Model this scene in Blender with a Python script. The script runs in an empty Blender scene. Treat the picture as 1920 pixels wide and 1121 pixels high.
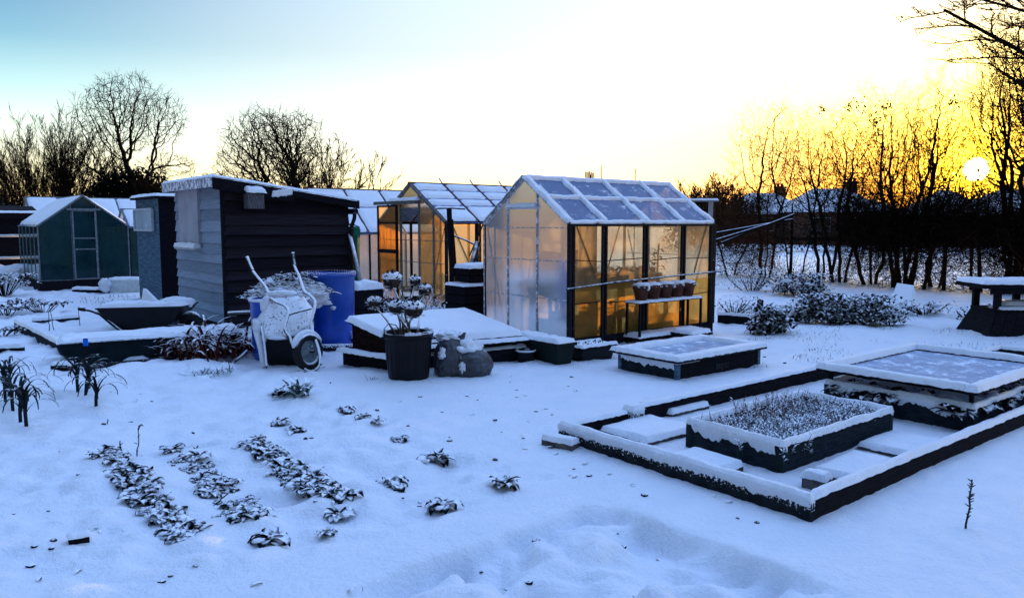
import bpy, bmesh, math, random
import numpy as np
from mathutils import Vector, Matrix, noise as mnoise

R = random.Random(7)
C = bpy.context.scene.collection
rad = math.radians
# ------------------------------------------------------------------ camera maths
F, HOR, CAMH = 1450.0, 420.0, 1.6
PITCH = math.atan((560.5 - HOR) / F)
SP, CP = math.sin(PITCH), math.cos(PITCH)
def ray(px, py):
    u, v = (px - 960) / F, (560.5 - py) / F
    return Vector((u, CP + v * SP, -SP + v * CP))
def P(px, py, z=0.0):                     # a photo pixel on the plane at height z
    d = ray(px, py); t = (z - CAMH) / d.z
    return Vector((d.x * t, d.y * t, z))
def D(px, py, Y):                         # a photo pixel at distance Y
    d = ray(px, py); t = Y / d.y
    return Vector((d.x * t, Y, CAMH + d.z * t))
def along(o, d, px):                      # how far from o along d until column px
    u = (px - 960) / F
    zc = o.y * CP - (o.z - CAMH) * SP
    dz = d.y * CP - d.z * SP
    return (u * zc - o.x) / (d.x - u * dz)
def zat(o, py):                           # height above o that shows at row py
    v = (560.5 - py) / F
    return CAMH + (v * o.y * CP - o.y * SP) / (CP + v * SP)
AX = Vector((0.78, 0.6258, 0)).normalized(); BX = Vector((-AX.y, AX.x, 0))
ROT = math.atan2(AX.y, AX.x)
def n3(x, y, z=0.0): return mnoise.noise(Vector((x, y, z)))
def sstep(a, b, x):
    t = min(1, max(0, (x - a) / (b - a))); return t * t * (3 - 2 * t)

# ------------------------------------------------------------------ ground height
CC = P(1140, 945)
def vnoise(x, y, f, s):                   # vectorised value noise
    x = x * f + s * 17.3; y = y * f + s * 9.1
    xi, yi = np.floor(x), np.floor(y); fx, fy = x - xi, y - yi
    fx = fx * fx * fx * (fx * (fx * 6 - 15) + 10); fy = fy * fy * fy * (fy * (fy * 6 - 15) + 10)
    def h(a, b):
        v = np.sin(a * 127.1 + b * 311.7 + s * 74.7) * 43758.5453
        return v - np.floor(v)
    return (h(xi, yi) * (1 - fx) + h(xi + 1, yi) * fx) * (1 - fy) + (h(xi, yi + 1) * (1 - fx) + h(xi + 1, yi + 1) * fx) * fy - 0.5
def sst(a, b, x):
    t = np.clip((x - a) / (b - a), 0, 1); return t * t * (3 - 2 * t)
def ground(x, y):
    x = np.asarray(x, float); y = np.asarray(y, float)
    rx, ry = x - CC.x, y - CC.y
    wob = vnoise(x, y, 1.3, 5) * 0.14 + vnoise(x, y, 4.0, 6) * 0.05
    a = rx * AX.x + ry * AX.y + wob; b = rx * BX.x + ry * BX.y + wob
    low = (1 - sst(-0.06, 0.03, a)) * (1 - sst(-0.06, 0.03, b))          # dug bed by the camera
    veg = (1 - sst(-0.05, 0.25, a)) * sst(0.42, 0.62, b)                # vegetable bed
    far = sst(7.5, 10, y)
    lump = vnoise(x, y, 2.2, 1) * 0.10 + vnoise(x, y, 5.5, 2) * 0.065 + vnoise(x, y, 11, 3) * 0.026
    fine = vnoise(x, y, 9, 4) * 0.018 * (.45 + .55 * np.clip(low + veg + far, 0, 1)) + vnoise(x, y, 23, 8) * 0.0095 + vnoise(x, y, 47, 31) * .0035 * (y < 9)
    broad = vnoise(x, y, 0.7, 9) * 0.05
    rough = np.clip(low * 1.3 + veg * 0.6 + far * 0.4, 0, 1.4)
    ridge_ = np.abs(vnoise(x + .3 * vnoise(x, y, 2.1, 41), y, 3.4, 42)) * .15 + np.abs(vnoise(x, y, 7.3, 43)) * .075 - .05
    h = lump * rough + ridge_ * np.clip(low * .95 + veg * .42 + far * .2, 0, 1.3) + fine + broad * (0.35 + 0.65 * np.clip(low + veg + far, 0, 1))
    h = h - low * 0.042
    edge = np.exp(-((a / 0.05) ** 2)) * (b < 0.02) + np.exp(-((b / 0.05) ** 2)) * (a < 0.02)
    h = h - np.clip(edge, 0, 1) * 0.03 * np.clip(0.5 + vnoise(x, y, 3, 12) * 2, 0, 1.2)
    # trodden pits
    pit = vnoise(x, y, 3.1, 21)
    h = h - np.clip(pit - 0.26, 0, 1) * 0.22 * np.clip(low + veg * 0.8, 0, 1)
    return h * np.clip((90 - y) / 60, 0, 1)
def gz(x, y): return float(ground(x, y))

# ------------------------------------------------------------------ mesh builder
class MB:
    def __init__(s): s.v = []; s.f = []
    def add(s, vs, fs):
        n = len(s.v); s.v += [tuple(v) for v in vs]; s.f += [tuple(i + n for i in f) for f in fs]
    def box(s, x0, x1, y0, y1, z0, z1):
        s.add([(x0,y0,z0),(x1,y0,z0),(x1,y1,z0),(x0,y1,z0),(x0,y0,z1),(x1,y0,z1),(x1,y1,z1),(x0,y1,z1)],
              [(0,3,2,1),(4,5,6,7),(0,1,5,4),(1,2,6,5),(2,3,7,6),(3,0,4,7)])
    def hexa(s, b, t):
        s.add(list(b) + list(t), [(0,3,2,1),(4,5,6,7),(0,1,5,4),(1,2,6,5),(2,3,7,6),(3,0,4,7)])
    def bar(s, p, q, w, h=None, up=(0,0,1)):
        p, q = Vector(p), Vector(q); h = h or w
        d = (q - p).normalized(); u = Vector(up)
        if abs(d.dot(u)) > 0.98: u = Vector((1, 0, 0))
        a = d.cross(u).normalized() * w / 2; b = a.cross(d).normalized() * h / 2
        s.hexa([p - a - b, p + a - b, p + a + b, p - a + b], [q - a - b, q + a - b, q + a + b, q - a + b])
    def quad(s, a, b, c, d): s.add([a, b, c, d], [(0, 1, 2, 3)])
    def poly(s, pts): s.add(pts, [tuple(range(len(pts)))])
    def tube(s, pts, rs, n=6, cap=True):
        pts = [Vector(p) for p in pts]
        if not isinstance(rs, (list, tuple)): rs = [rs] * len(pts)
        base = len(s.v); prev = None
        for i, p in enumerate(pts):
            d = (pts[min(i + 1, len(pts) - 1)] - pts[max(i - 1, 0)])
            d = d.normalized() if d.length > 1e-9 else Vector((0, 0, 1))
            if prev is None:
                u = Vector((0, 0, 1)) if abs(d.z) < 0.9 else Vector((1, 0, 0))
                a = d.cross(u).normalized()
            else:
                a = prev - d * prev.dot(d)
                a = a.normalized() if a.length > 1e-6 else d.orthogonal().normalized()
            prev = a; b = d.cross(a)
            for k in range(n):
                t = 2 * math.pi * k / n
                s.v.append(tuple(p + (a * math.cos(t) + b * math.sin(t)) * rs[i]))
        for i in range(len(pts) - 1):
            for k in range(n):
                j = (k + 1) % n
                s.f.append((base + i*n + k, base + i*n + j, base + (i+1)*n + j, base + (i+1)*n + k))
        if cap:
            s.f.append(tuple(base + k for k in range(n))[::-1])
            e = base + (len(pts) - 1) * n
            s.f.append(tuple(e + k for k in range(n)))
    def lathe(s, prof, n=24, c=(0, 0, 0), rib=None, capb=True, capt=False):
        base = len(s.v)
        for (r, z) in prof:
            for k in range(n):
                t = 2 * math.pi * k / n; rr = r * (1 + (rib(k, z) if rib else 0))
                s.v.append((c[0] + rr * math.cos(t), c[1] + rr * math.sin(t), c[2] + z))
        for i in range(len(prof) - 1):
            for k in range(n):
                j = (k + 1) % n
                s.f.append((base + i*n + k, base + i*n + j, base + (i+1)*n + j, base + (i+1)*n + k))
        if capb: s.f.append(tuple(base + k for k in range(n))[::-1])
        if capt: s.f.append(tuple(base + (len(prof)-1)*n + k for k in range(n)))
    def blob(s, c, r, sub=2, amp=0.25, f=3.0, sc=(1, 1, 1), seed=0.0, flat=None):
        bm = bmesh.new(); bmesh.ops.create_icosphere(bm, subdivisions=sub, radius=1)
        vs = []
        for v in bm.verts:
            p = v.co; k = 1 + amp * n3(p.x * f + seed, p.y * f - seed, p.z * f + 2 * seed) + amp * .4 * n3(p.x * f * 3 + seed, p.y * f * 3, p.z * f * 3)
            q = [c[i] + p[i] * k * r * sc[i] for i in range(3)]
            if flat is not None and q[2] < flat: q[2] = flat
            vs.append(q)
        s.add(vs, [tuple(v.index for v in f_.verts) for f_ in bm.faces]); bm.free()
    def leaf(s, base, az, L, w, lift, droop, n=4, fold=0.25, twist=0.0):
        d = Vector((math.cos(az), math.sin(az), 0)); sd = Vector((-d.y, d.x, 0)); p = Vector(base); ang = lift
        vs = []
        for i in range(n + 1):
            t = i / n; ww = w * max(0.06, math.sin(math.pi * min(1, 0.12 + 0.88 * t)) ** 0.7) * .5
            nd = d * math.cos(ang) + Vector((0, 0, math.sin(ang)))
            nn = Vector((0, 0, 1)) * math.cos(ang) - d * math.sin(ang)
            s2 = sd * math.cos(twist * t) + nn * math.sin(twist * t)
            vs += [p - s2 * ww + nn * ww * fold, p.copy(), p + s2 * ww + nn * ww * fold]
            p = p + nd * (L / n); ang -= droop / n
        fs = []
        for i in range(n):
            a = i * 3
            fs += [(a, a + 1, a + 4, a + 3), (a + 1, a + 2, a + 5, a + 4)]
        s.add(vs, fs)
    def strap(s, base, az, L, w, lift, droop, n=6, tip=.2):
        d = Vector((math.cos(az), math.sin(az), 0)); sd = Vector((-d.y, d.x, 0)); p = Vector(base); ang = lift
        vs = []
        for i in range(n + 1):
            t = i / n; ww = w * .5 * (1 - (1 - tip) * t * t)
            vs += [p - sd * ww, p + sd * ww]
            p = p + (d * math.cos(ang) + Vector((0, 0, math.sin(ang)))) * (L / n); ang -= droop / n * (0.5 + t)
        s.add(vs, [(2*i, 2*i+1, 2*i+3, 2*i+2) for i in range(n)])
    def pad(s, f, L, W, t, cell=0.03, seed=0.0, up=(0, 0, 1), jit=0.25, rough=0.25, r=None, drop=0.006, over=0.012):
        """snow lying on a face: f(x,y) is the face, t the depth of the snow"""
        nx = max(3, min(90, int(L / cell) + 2)); ny = max(3, min(90, int(W / cell) + 2)); r = r or t * 1.1
        r = min(r, L * .5, W * .5); up = Vector(up); vs = []; fs = []
        def spread(k, n, span):
            u = k / n
            e = min(0.33, 1.5 * r / span)
            return u
        for i in range(nx + 1):
            for j in range(ny + 1):
                x, y = i / nx * (L + 2 * over) - over, j / ny * (W + 2 * over) - over
                # ragged outline
                ex = min(i, nx - i) / nx * L; ey = min(j, ny - j) / ny * W
                o = (n3(x * 9 + seed, y * 9, seed) * .7 + n3(x * 30 + seed, y * 30, seed) * .4) * t * jit
                if i in (0, nx): x += o * (1 if i else -1)
                if j in (0, ny): y += o * (1 if j else -1)
                d = min(ex, ey)
                e = math.sqrt(max(0, 1 - (1 - min(1, d / r)) ** 2))
                if i in (0, nx) or j in (0, ny): h = -drop * (1 + 1.2 * n3(x * 25, y * 25, seed + 3))
                else:
                    h = t * (0.35 + .65 * e) * (1 + rough * (n3(x * 4 + seed, y * 4, 1) + .5 * n3(x * 13, y * 13 + seed, 2)))
                vs.append(Vector(f(x, y)) + up * h)
        for i in range(nx):
            for j in range(ny):
                a = i * (ny + 1) + j
                fs.append((a, a + ny + 1, a + ny + 2, a + 1))
        s.add(vs, fs)
    def build(s, name, mat, parent=None, smooth=False, loc=None, rotz=None):
        me = bpy.data.meshes.new(name); me.from_pydata(s.v, [], s.f); me.update()
        if smooth: me.polygons.foreach_set('use_smooth', [True] * len(me.polygons))
        o = bpy.data.objects.new(name, me); C.objects.link(o)
        if mat is not None: me.materials.append(mat)
        if parent is not None: o.parent = parent
        if loc is not None: o.location = loc
        if rotz is not None: o.rotation_euler = (0, 0, rotz)
        return o
def tag(o, label=None, cat=None, group=None, kind=None):
    if label: o['label'] = label
    if cat: o['category'] = cat
    if group: o['group'] = group
    if kind: o['kind'] = kind
    return o
def thing(name, label, cat, loc=(0, 0, 0), rotz=0.0, group=None):
    o = bpy.data.objects.new(name, None); C.objects.link(o); o.location = loc; o.rotation_euler = (0, 0, rotz)
    o.empty_display_size = .1
    return tag(o, label, cat, group)
def dup(root, loc, rotz=0.0, scale=1.0, label=None, group=None):
    def cp(o, par):
        c = o.copy(); C.objects.link(c)
        if par is not None: c.parent = par
        for k in kids.get(o.name, []): cp(k, c)
        return c
    kids = {}
    def walk(o):
        kids[o.name] = list(o.children)
        for k in o.children: walk(k)
    walk(root); c = cp(root, None)
    c.location = loc; c.rotation_euler = (0, 0, rotz); c.scale = (scale,) * 3 if not isinstance(scale, tuple) else scale
    if label: c['label'] = label
    if group: c['group'] = group
    return c

# ------------------------------------------------------------------ materials
SNOWC = (0.83, 0.87, 0.94)
class NT:
    def __init__(s, tree): s.t = tree; s.n = tree.nodes; s.l = tree.links
    def new(s, typ, **kw):
        nd = s.n.new(typ)
        for k, v in kw.items():
            if isinstance(v, tuple) and k == 'op': nd.operation = v[0]
            elif hasattr(nd, k): setattr(nd, k, v)
        return nd
    def link(s, a, b): s.l.new(a, b)
    def math(s, op, a, b=None, c=None, clamp=False):
        nd = s.n.new('ShaderNodeMath'); nd.operation = op; nd.use_clamp = clamp
        for i, v in enumerate((a, b, c)):
            if v is None: continue
            if isinstance(v, (int, float)): nd.inputs[i].default_value = v
            else: s.l.new(v, nd.inputs[i])
        return nd.outputs[0]
    def mapr(s, v, a, b, c=0.0, d=1.0, smooth=True):
        nd = s.n.new('ShaderNodeMapRange'); nd.interpolation_type = 'SMOOTHSTEP' if smooth else 'LINEAR'
        s.l.new(v, nd.inputs[0])
        for i, k in enumerate((a, b, c, d)): nd.inputs[i + 1].default_value = k
        return nd.outputs[0]
    def mixc(s, f, a, b):
        nd = s.n.new('ShaderNodeMix'); nd.data_type = 'RGBA'
        for sock, v in ((nd.inputs[0], f), (nd.inputs[6], a), (nd.inputs[7], b)):
            if isinstance(v, (int, float)): sock.default_value = v
            elif isinstance(v, tuple): sock.default_value = (*v, 1)
            else: s.l.new(v, sock)
        return nd.outputs[2]
    def noise(s, vec, scale, detail=3, rough=.55):
        nd = s.n.new('ShaderNodeTexNoise'); nd.inputs['Scale'].default_value = scale
        nd.inputs['Detail'].default_value = detail; nd.inputs['Roughness'].default_value = rough
        s.l.new(vec, nd.inputs['Vector']); return nd.outputs['Fac']
    def coord(s, stretch=(1, 1, 1), kind='Object'):
        tc = s.n.new('ShaderNodeTexCoord')
        if stretch == (1, 1, 1): return tc.outputs[kind]
        m = s.n.new('ShaderNodeMapping'); m.inputs['Scale'].default_value = stretch
        s.l.new(tc.outputs[kind], m.inputs['Vector']); return m.outputs[0]
def newmat(name):
    m = bpy.data.materials.new(name); m.use_nodes = True
    t = NT(m.node_tree); t.n.clear()
    out = t.n.new('ShaderNodeOutputMaterial'); return m, t, out
def mat(name, col, rough=.7, metal=0.0, var=.3, scale=8, stretch=(1, 1, 1), bump=.25, snow=None, patch=None, spec=.04, col2=None, isl=0):
    m, t, out = newmat(name)
    co = t.coord(stretch); oc = t.coord()
    nz = t.noise(co, scale, 5)
    c = t.mixc(t.mapr(nz, .3, .7), tuple(k * (1 - var) for k in col), col2 or tuple(min(1, k * (1 + var)) for k in col))
    if isl:
        gi = t.n.new('ShaderNodeNewGeometry'); hv = t.n.new('ShaderNodeHueSaturation'); t.link(c, hv.inputs['Color']); t.link(t.mapr(gi.outputs['Random Per Island'], 0, 1, 1 - isl, 1 + isl, False), hv.inputs['Value']); c = hv.outputs[0]
    b = t.n.new('ShaderNodeBsdfPrincipled'); b.inputs['Roughness'].default_value = rough
    b.inputs['Metallic'].default_value = metal; b.inputs['Specular IOR Level'].default_value = spec
    fac = None
    if snow:
        g = t.n.new('ShaderNodeNewGeometry'); sp = t.n.new('ShaderNodeSeparateXYZ'); t.link(g.outputs['Normal'], sp.inputs[0])
        sn = t.noise(oc, snow[3] if len(snow) > 3 else 14, 3)
        fac = t.mapr(t.math('ADD', sp.outputs[2], t.math('MULTIPLY', t.math('SUBTRACT', sn, .5), snow[2])), snow[0], snow[1])
    if patch:
        pn = t.noise(oc, patch[1], 5, .6)
        if len(patch) > 2:
            sz = t.n.new('ShaderNodeSeparateXYZ'); t.link(oc, sz.inputs[0]); pn = t.math('ADD', pn, t.mapr(sz.outputs[2], patch[2], patch[3], -.2, .25, False))
        pf = t.mapr(pn, patch[0], patch[0] + .09)
        fac = pf if fac is None else t.math('MAXIMUM', fac, pf)
    if fac is not None:
        c = t.mixc(fac, c, SNOWC)
        b.inputs['Metallic'].default_value = 0.0 if metal == 0 else metal
        if metal: t.link(t.math('MULTIPLY', t.math('SUBTRACT', 1, fac), metal), b.inputs['Metallic'])
        t.link(t.math('MAXIMUM', t.math('MULTIPLY', fac, .75), rough), b.inputs['Roughness'])
    t.link(c, b.inputs['Base Color'])
    if bump:
        bp = t.n.new('ShaderNodeBump'); bp.inputs['Strength'].default_value = bump; bp.inputs['Distance'].default_value = .01
        h = nz if fac is None else t.math('ADD', nz, t.math('MULTIPLY', fac, 1.2))
        t.link(h, bp.inputs['Height']); t.link(bp.outputs[0], b.inputs['Normal'])
    t.link(b.outputs[0], out.inputs[0]); return m
def snowmat(name, grain=1.0, soil=False):
    m, t, out = newmat(name); co = t.coord()
    b = t.n.new('ShaderNodeBsdfPrincipled')
    n1 = t.noise(co, 190, 2, .7); n2 = t.noise(co, 38, 3); n4 = t.noise(co, 3.0, 3)
    c = t.mixc(t.mapr(n4, .3, .7), (0.80, 0.85, 0.93), (0.86, 0.89, 0.95))
    if soil:                                   # bits of earth and stalk poking out
        n3_ = t.noise(co, 16, 4, .7); n5 = t.noise(co, 1.1, 2)
        c = t.mixc(t.math('MULTIPLY', t.mapr(n3_, .745, .765), t.mapr(n5, .45, .6)), c, (0.03, 0.035, 0.045))
    t.link(c, b.inputs['Base Color']); b.inputs['Roughness'].default_value = .36
    b.inputs['Specular IOR Level'].default_value = .4
    bp = t.n.new('ShaderNodeBump'); bp.inputs['Strength'].default_value = 1.0 * min(1, grain); bp.inputs['Distance'].default_value = .012
    t.link(t.math('ADD', t.math('MULTIPLY', n1, .55), n2), bp.inputs['Height']); t.link(bp.outputs[0], b.inputs['Normal'])
    t.link(b.outputs[0], out.inputs[0]); return m
def glassmat(name, dif, trl, tra, glo, wd, wt, wa, wg, frost=.0, snow=None):
    """thin frosted sheet: diffuse + translucent + see-through + gloss"""
    m, t, out = newmat(name); co = t.coord()
    def sh(typ, col, **k):
        n = t.n.new(typ); n.inputs[0].default_value = (*col, 1)
        for a, v in k.items(): n.inputs[a].default_value = v
        return n.outputs[0]
    nz = t.noise(co, 2.3, 4)
    def mx(f, a, b_):
        n = t.n.new('ShaderNodeMixShader')
        if isinstance(f, float): n.inputs[0].default_value = f
        else: t.link(f, n.inputs[0])
        t.link(a, n.inputs[1]); t.link(b_, n.inputs[2]); return n.outputs[0]
    d = sh('ShaderNodeBsdfDiffuse', dif); tr = sh('ShaderNodeBsdfTranslucent', trl)
    ta = sh('ShaderNodeBsdfTransparent', tra); g = sh('ShaderNodeBsdfGlossy', glo, Roughness=.12)
    s1 = mx(wt / (wd + wt), d, tr)
    f2 = t.mapr(nz, .25, .75, max(0.0, wa - frost), min(1.0, wa + frost))
    s2 = mx(f2, s1, ta)
    fr = t.n.new('ShaderNodeFresnel'); fr.inputs[0].default_value = 1.4
    s3 = mx(t.math('MULTIPLY', fr.outputs[0], wg), s2, g)
    if snow:
        sd = sh('ShaderNodeBsdfDiffuse', SNOWC)
        sn = t.noise(co, snow[1], 7, .8)
        s3 = mx(t.mapr(sn, snow[0], snow[0] + .16), s3, sd)
    t.link(s3, out.inputs[0]); return m

M = {}
M['snow'] = snowmat('snow_cover')
M['snowground'] = snowmat('snow_ground', soil=True)
M['black_wood'] = mat('tarred_wood', (0.009, 0.0085, 0.012), .8, var=.5, scale=6, stretch=(1.2, 1.2, 14), bump=.3)
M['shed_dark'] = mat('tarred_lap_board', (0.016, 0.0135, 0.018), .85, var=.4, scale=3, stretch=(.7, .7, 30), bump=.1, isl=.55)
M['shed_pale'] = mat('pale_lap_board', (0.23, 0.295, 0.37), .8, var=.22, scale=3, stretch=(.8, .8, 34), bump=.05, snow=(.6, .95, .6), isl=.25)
M['pale_wood'] = mat('pale_weathered_wood', (0.46, 0.49, 0.53), .8, var=.28, scale=5, stretch=(1.5, 1.5, 22), bump=.12, snow=(.5, .9, .6))
M['board'] = mat('dark_bed_board', (0.016, 0.021, 0.028), .8, var=.4, scale=5, stretch=(2, 2, 14), bump=.35, patch=(.745, 11))
M['board_bare'] = mat('bare_dark_board', (0.011, 0.010, 0.013), .85, var=.4, scale=5, stretch=(2, 2, 14), bump=.35)
M['board_plastered'] = mat('snow_plastered_board', (0.014, 0.018, 0.022), .85, var=.4, scale=6, bump=.4, patch=(.56, 55, .0, .12))
M['board_patchy'] = mat('snow_flecked_board', (0.016, 0.024, 0.026), .85, var=.4, scale=6, bump=.4, patch=(.60, 14, .02, .24))
M['blue_board'] = mat('blue_grey_board', (0.075, 0.135, 0.19), .75, var=.35, scale=3, stretch=(1, 1, 9), bump=.06)
M['alu'] = mat('weathered_aluminium', (0.15, 0.18, 0.2), .6, .2, var=.3, scale=20, bump=.1, patch=(.64, 14))
M['alu_dark'] = mat('dark_glazing_bar', (0.014, 0.014, 0.017), .55, .1, var=.3, scale=20, bump=.1, patch=(.66, 22))  # aluminium coloured near black: the backlit silhouette is put into its tone
M['alu_white'] = mat('frosted_glazing_bar', (0.35, 0.37, 0.4), .5, .3, var=.3, scale=20, bump=.1, patch=(.5, 18))
M['brown_bar'] = mat('red_brown_ridge_bar', (0.12, 0.05, 0.04), .7, var=.3, scale=10)
M['plastic_black'] = mat('black_plastic', (0.007, 0.0075, 0.010), .4, var=.2, scale=5, bump=.08, spec=.12, snow=(.8, .97, .4))
M['plastic_green'] = mat('dark_green_plastic', (0.006, 0.012, 0.012), .55, var=.2, scale=5, bump=.08, spec=.12)
M['blue_plastic'] = mat('blue_plastic', (0.003, 0.062, 0.40), .32, var=.25, scale=3, bump=.05, spec=.5, patch=(.69, 7))
M['metal_dark'] = mat('dark_painted_steel', (0.011, 0.011, 0.013), .45, .4, var=.3, scale=12, bump=.1, snow=(.3, .7, .8), patch=(.66, 14))
M['rubber'] = mat('tyre_rubber', (0.02, 0.02, 0.022), .8, var=.2, scale=30, bump=.2, snow=(.35, .7, .6))
M['plastered_tray'] = mat('snow_plastered_steel', (0.05, 0.05, 0.06), .7, var=.3, scale=12, bump=.5, patch=(.34, 34))
M['tube_snow'] = mat('snow_crusted_tube', (0.05, 0.05, 0.055), .5, .2, var=.3, scale=12, bump=.3, snow=(-.05, .35, .7, 30))
M['sack'] = mat('grey_polythene_sack', (0.035, 0.038, 0.05), .4, var=.5, scale=4, stretch=(1, 1, 5), bump=.8, snow=(.74, .9, .7, 6), spec=.5)
M['terracotta'] = mat('terracotta', (0.09, 0.04, 0.03), .85, var=.3, scale=10, bump=.2)
M['bark'] = mat('bark', (0.010, 0.008, 0.006), .9, var=.4, scale=6, bump=.3)
M['bark_far'] = mat('far_bark', (0.016, 0.011, 0.007), .9, var=.4, scale=3, bump=0)
M['twig'] = mat('twig_bark', (0.013, 0.008, 0.005), .9, var=.3, scale=3, bump=0)
M['ivy'] = mat('ivy_leaf', (0.004, 0.007, 0.005), .6, var=.4, scale=2, bump=0)
M['laurel'] = mat('evergreen_leaf', (0.007, 0.013, 0.010), .6, var=.4, scale=5, bump=0, snow=(.74, .93, .7, 7))
M['veg'] = mat('vegetable_leaf', (0.006, 0.009, 0.012), .65, var=.4, scale=9, bump=.1, snow=(.76, 1.0, .9, 18))
M['kale'] = mat('grey_green_leaf', (0.06, 0.12, 0.11), .6, var=.4, scale=9, bump=.1, snow=(.62, .9, .9, 16))
M['leek'] = mat('leek_leaf', (0.012, 0.02, 0.022), .55, var=.4, scale=9, bump=.1, snow=(.93, 1.1, .4, 22))
M['dead'] = mat('dead_reddish_leaf', (0.06, 0.015, 0.012), .8, var=.5, scale=6, bump=.1, snow=(.72, .98, .9, 16))
M['stalk'] = mat('dry_stalk', (0.12, 0.09, 0.07), .85, var=.4, scale=12, bump=.2, snow=(.25, .6, .8, 20))
M['seedhead'] = mat('dry_seed_head', (0.04, 0.03, 0.028), .9, var=.5, scale=30, bump=.8, snow=(.45, .7, .7, 22))
M['dryveg'] = mat('dry_plant', (0.013, 0.010, 0.010), .9, var=.5, scale=12, bump=.1, snow=(.52, .8, .9, 18))
M['stone'] = mat('stone', (0.10, 0.09, 0.085), .9, var=.3, scale=14, bump=.4, snow=(.6, .85, .5))
M['soil'] = mat('frozen_soil', (0.008, 0.007, 0.008), .95, var=.4, scale=20, bump=.4, snow=(.7, .95, .8, 20))
M['cane'] = mat('garden_cane', (0.05, 0.04, 0.035), .8, var=.4, scale=20, bump=.1)
M['white_foam'] = mat('white_foam', (0.62, 0.68, 0.68), .8, var=.12, scale=12, bump=.3, snow=(.6, .9, .5))
M['blue_tape'] = mat('blue_tape', (0.01, 0.12, 0.6), .5, var=.2, scale=8)
M['green_net'] = mat('green_netting', (0.01, 0.10, 0.075), .7, var=.5, scale=10, stretch=(3, 3, .6), bump=.4, snow=(.7, .95, .6))
M['pipe'] = mat('grey_pipe', (0.28, 0.29, 0.31), .5, var=.2, scale=10, snow=(.4, .8, .6))
M['brick'] = mat('house_brick', (0.11, 0.05, 0.035), .9, var=.3, scale=4, bump=0)
M['roofsnow'] = snowmat('roof_snow', .6)
M['pane_dark'] = mat('dark_window_glass', (0.02, 0.022, 0.026), .2, var=.2, spec=.5)
M['grass'] = mat('winter_grass', (0.05, 0.10, 0.10), .8, var=.5, scale=3, bump=0, snow=(.75, .95, .6))
M['print'] = mat('faded_print', (0.006, 0.006, 0.007), .9, var=.2)
M['teal_plastic'] = mat('teal_plastic', (0.01, 0.16, 0.13), .4, var=.2)
M['paper_sack'] = mat('blue_white_sack', (0.25, 0.36, 0.5), .7, var=.3, scale=6)
M['frost'] = glassmat('frosted_glazing', (0.6, 0.56, 0.5), (1.0, 0.74, 0.40), (1.0, 0.82, 0.52), (1, 1, 1), .06, .94, .46, .2, .26)  # orange pane tint stands in for the low sun's glow
M['glow_pane'] = glassmat('sun_glow_tinted_pane', (0.6, 0.4, 0.2), (1.0, 0.56, 0.12), (1.0, 0.66, 0.18), (1, 1, 1), .03, .97, .28, .1, .24)  # lower panes: stronger orange sun glow put into the tint, no separate sheet
M['clear_pane'] = glassmat('clear_far_pane', (0.6, 0.56, 0.5), (1.0, 0.78, 0.45), (1.0, 0.93, 0.8), (1, 1, 1), .05, .95, .88, .2, .06)
M['pale_amber'] = glassmat('milky_glazing', (0.6, 0.56, 0.56), (0.95, 0.8, 0.7), (0.97, 0.86, 0.7), (1, 1, 1), .3, .7, .30, .4, .14)
M['frost_gable'] = glassmat('condensed_gable_glazing', (0.66, 0.76, 0.84), (0.92, 0.92, 0.92), (0.95, 0.95, 0.95), (1, 1, 1), .58, .42, .05, .5, .04)
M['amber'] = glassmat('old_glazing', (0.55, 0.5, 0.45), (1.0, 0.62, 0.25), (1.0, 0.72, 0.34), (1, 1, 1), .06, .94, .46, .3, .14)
M['greenglass'] = glassmat('green_stained_glazing', (0.018, 0.065, 0.08), (0.05, 0.12, 0.13), (0.18, 0.30, 0.30), (.9, 1, 1), .6, .4, .34, .6, .2)
M['roofglass'] = glassmat('frosted_roof_glazing', (0.10, 0.17, 0.33), (0.5, 0.5, 0.55), (0.8, 0.85, 0.95), (1, 1, 1), .8, .2, .04, .35, .03, snow=(.54, 5))
M['lidglass'] = glassmat('iced_lid_glazing', (0.38, 0.44, 0.56), (0.5, 0.5, 0.6), (0.7, 0.7, 0.8), (1, 1, 1), .85, .15, .05, .15, .04, snow=(.49, 6))
# ------------------------------------------------------------------ snow ground: one sheet to the horizon
def make_ground():
    ys = [-6.0]; 
    while ys[-1] < 900:
        y = ys[-1]; ys.append(y + (.30 if y < 1.6 else max(.022, .0058 * y) if y < 30 else y * .04))
    ys = np.array(ys); nx = 460
    s = np.linspace(-1, 1, nx)
    half = 1.05 * np.maximum(ys + 0.8, 0) * .8 + 3.2
    X = s[None, :] * half[:, None]; Y = np.repeat(ys[:, None], nx, 1); Z = ground(X, Y)
    v = np.stack([X, Y, Z], -1).reshape(-1, 3); ny = len(ys)
    i = np.arange(ny - 1)[:, None] * nx + np.arange(nx - 1)[None, :]
    f = np.stack([i, i + 1, i + nx + 1, i + nx], -1).reshape(-1, 4)
    me = bpy.data.meshes.new('snow_ground'); me.vertices.add(len(v)); me.vertices.foreach_set('co', v.ravel())
    me.loops.add(f.size); me.loops.foreach_set('vertex_index', f.ravel()); me.polygons.add(len(f))
    me.polygons.foreach_set('loop_start', np.arange(len(f)) * 4); me.polygons.foreach_set('loop_total', np.full(len(f), 4))
    me.polygons.foreach_set('use_smooth', np.ones(len(f), bool)); me.update(); me.validate()
    me.materials.append(M['snowground'])
    o = bpy.data.objects.new('snow_ground', me); C.objects.link(o); tag(o, kind='structure')
    return len(v)
make_ground()
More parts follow.
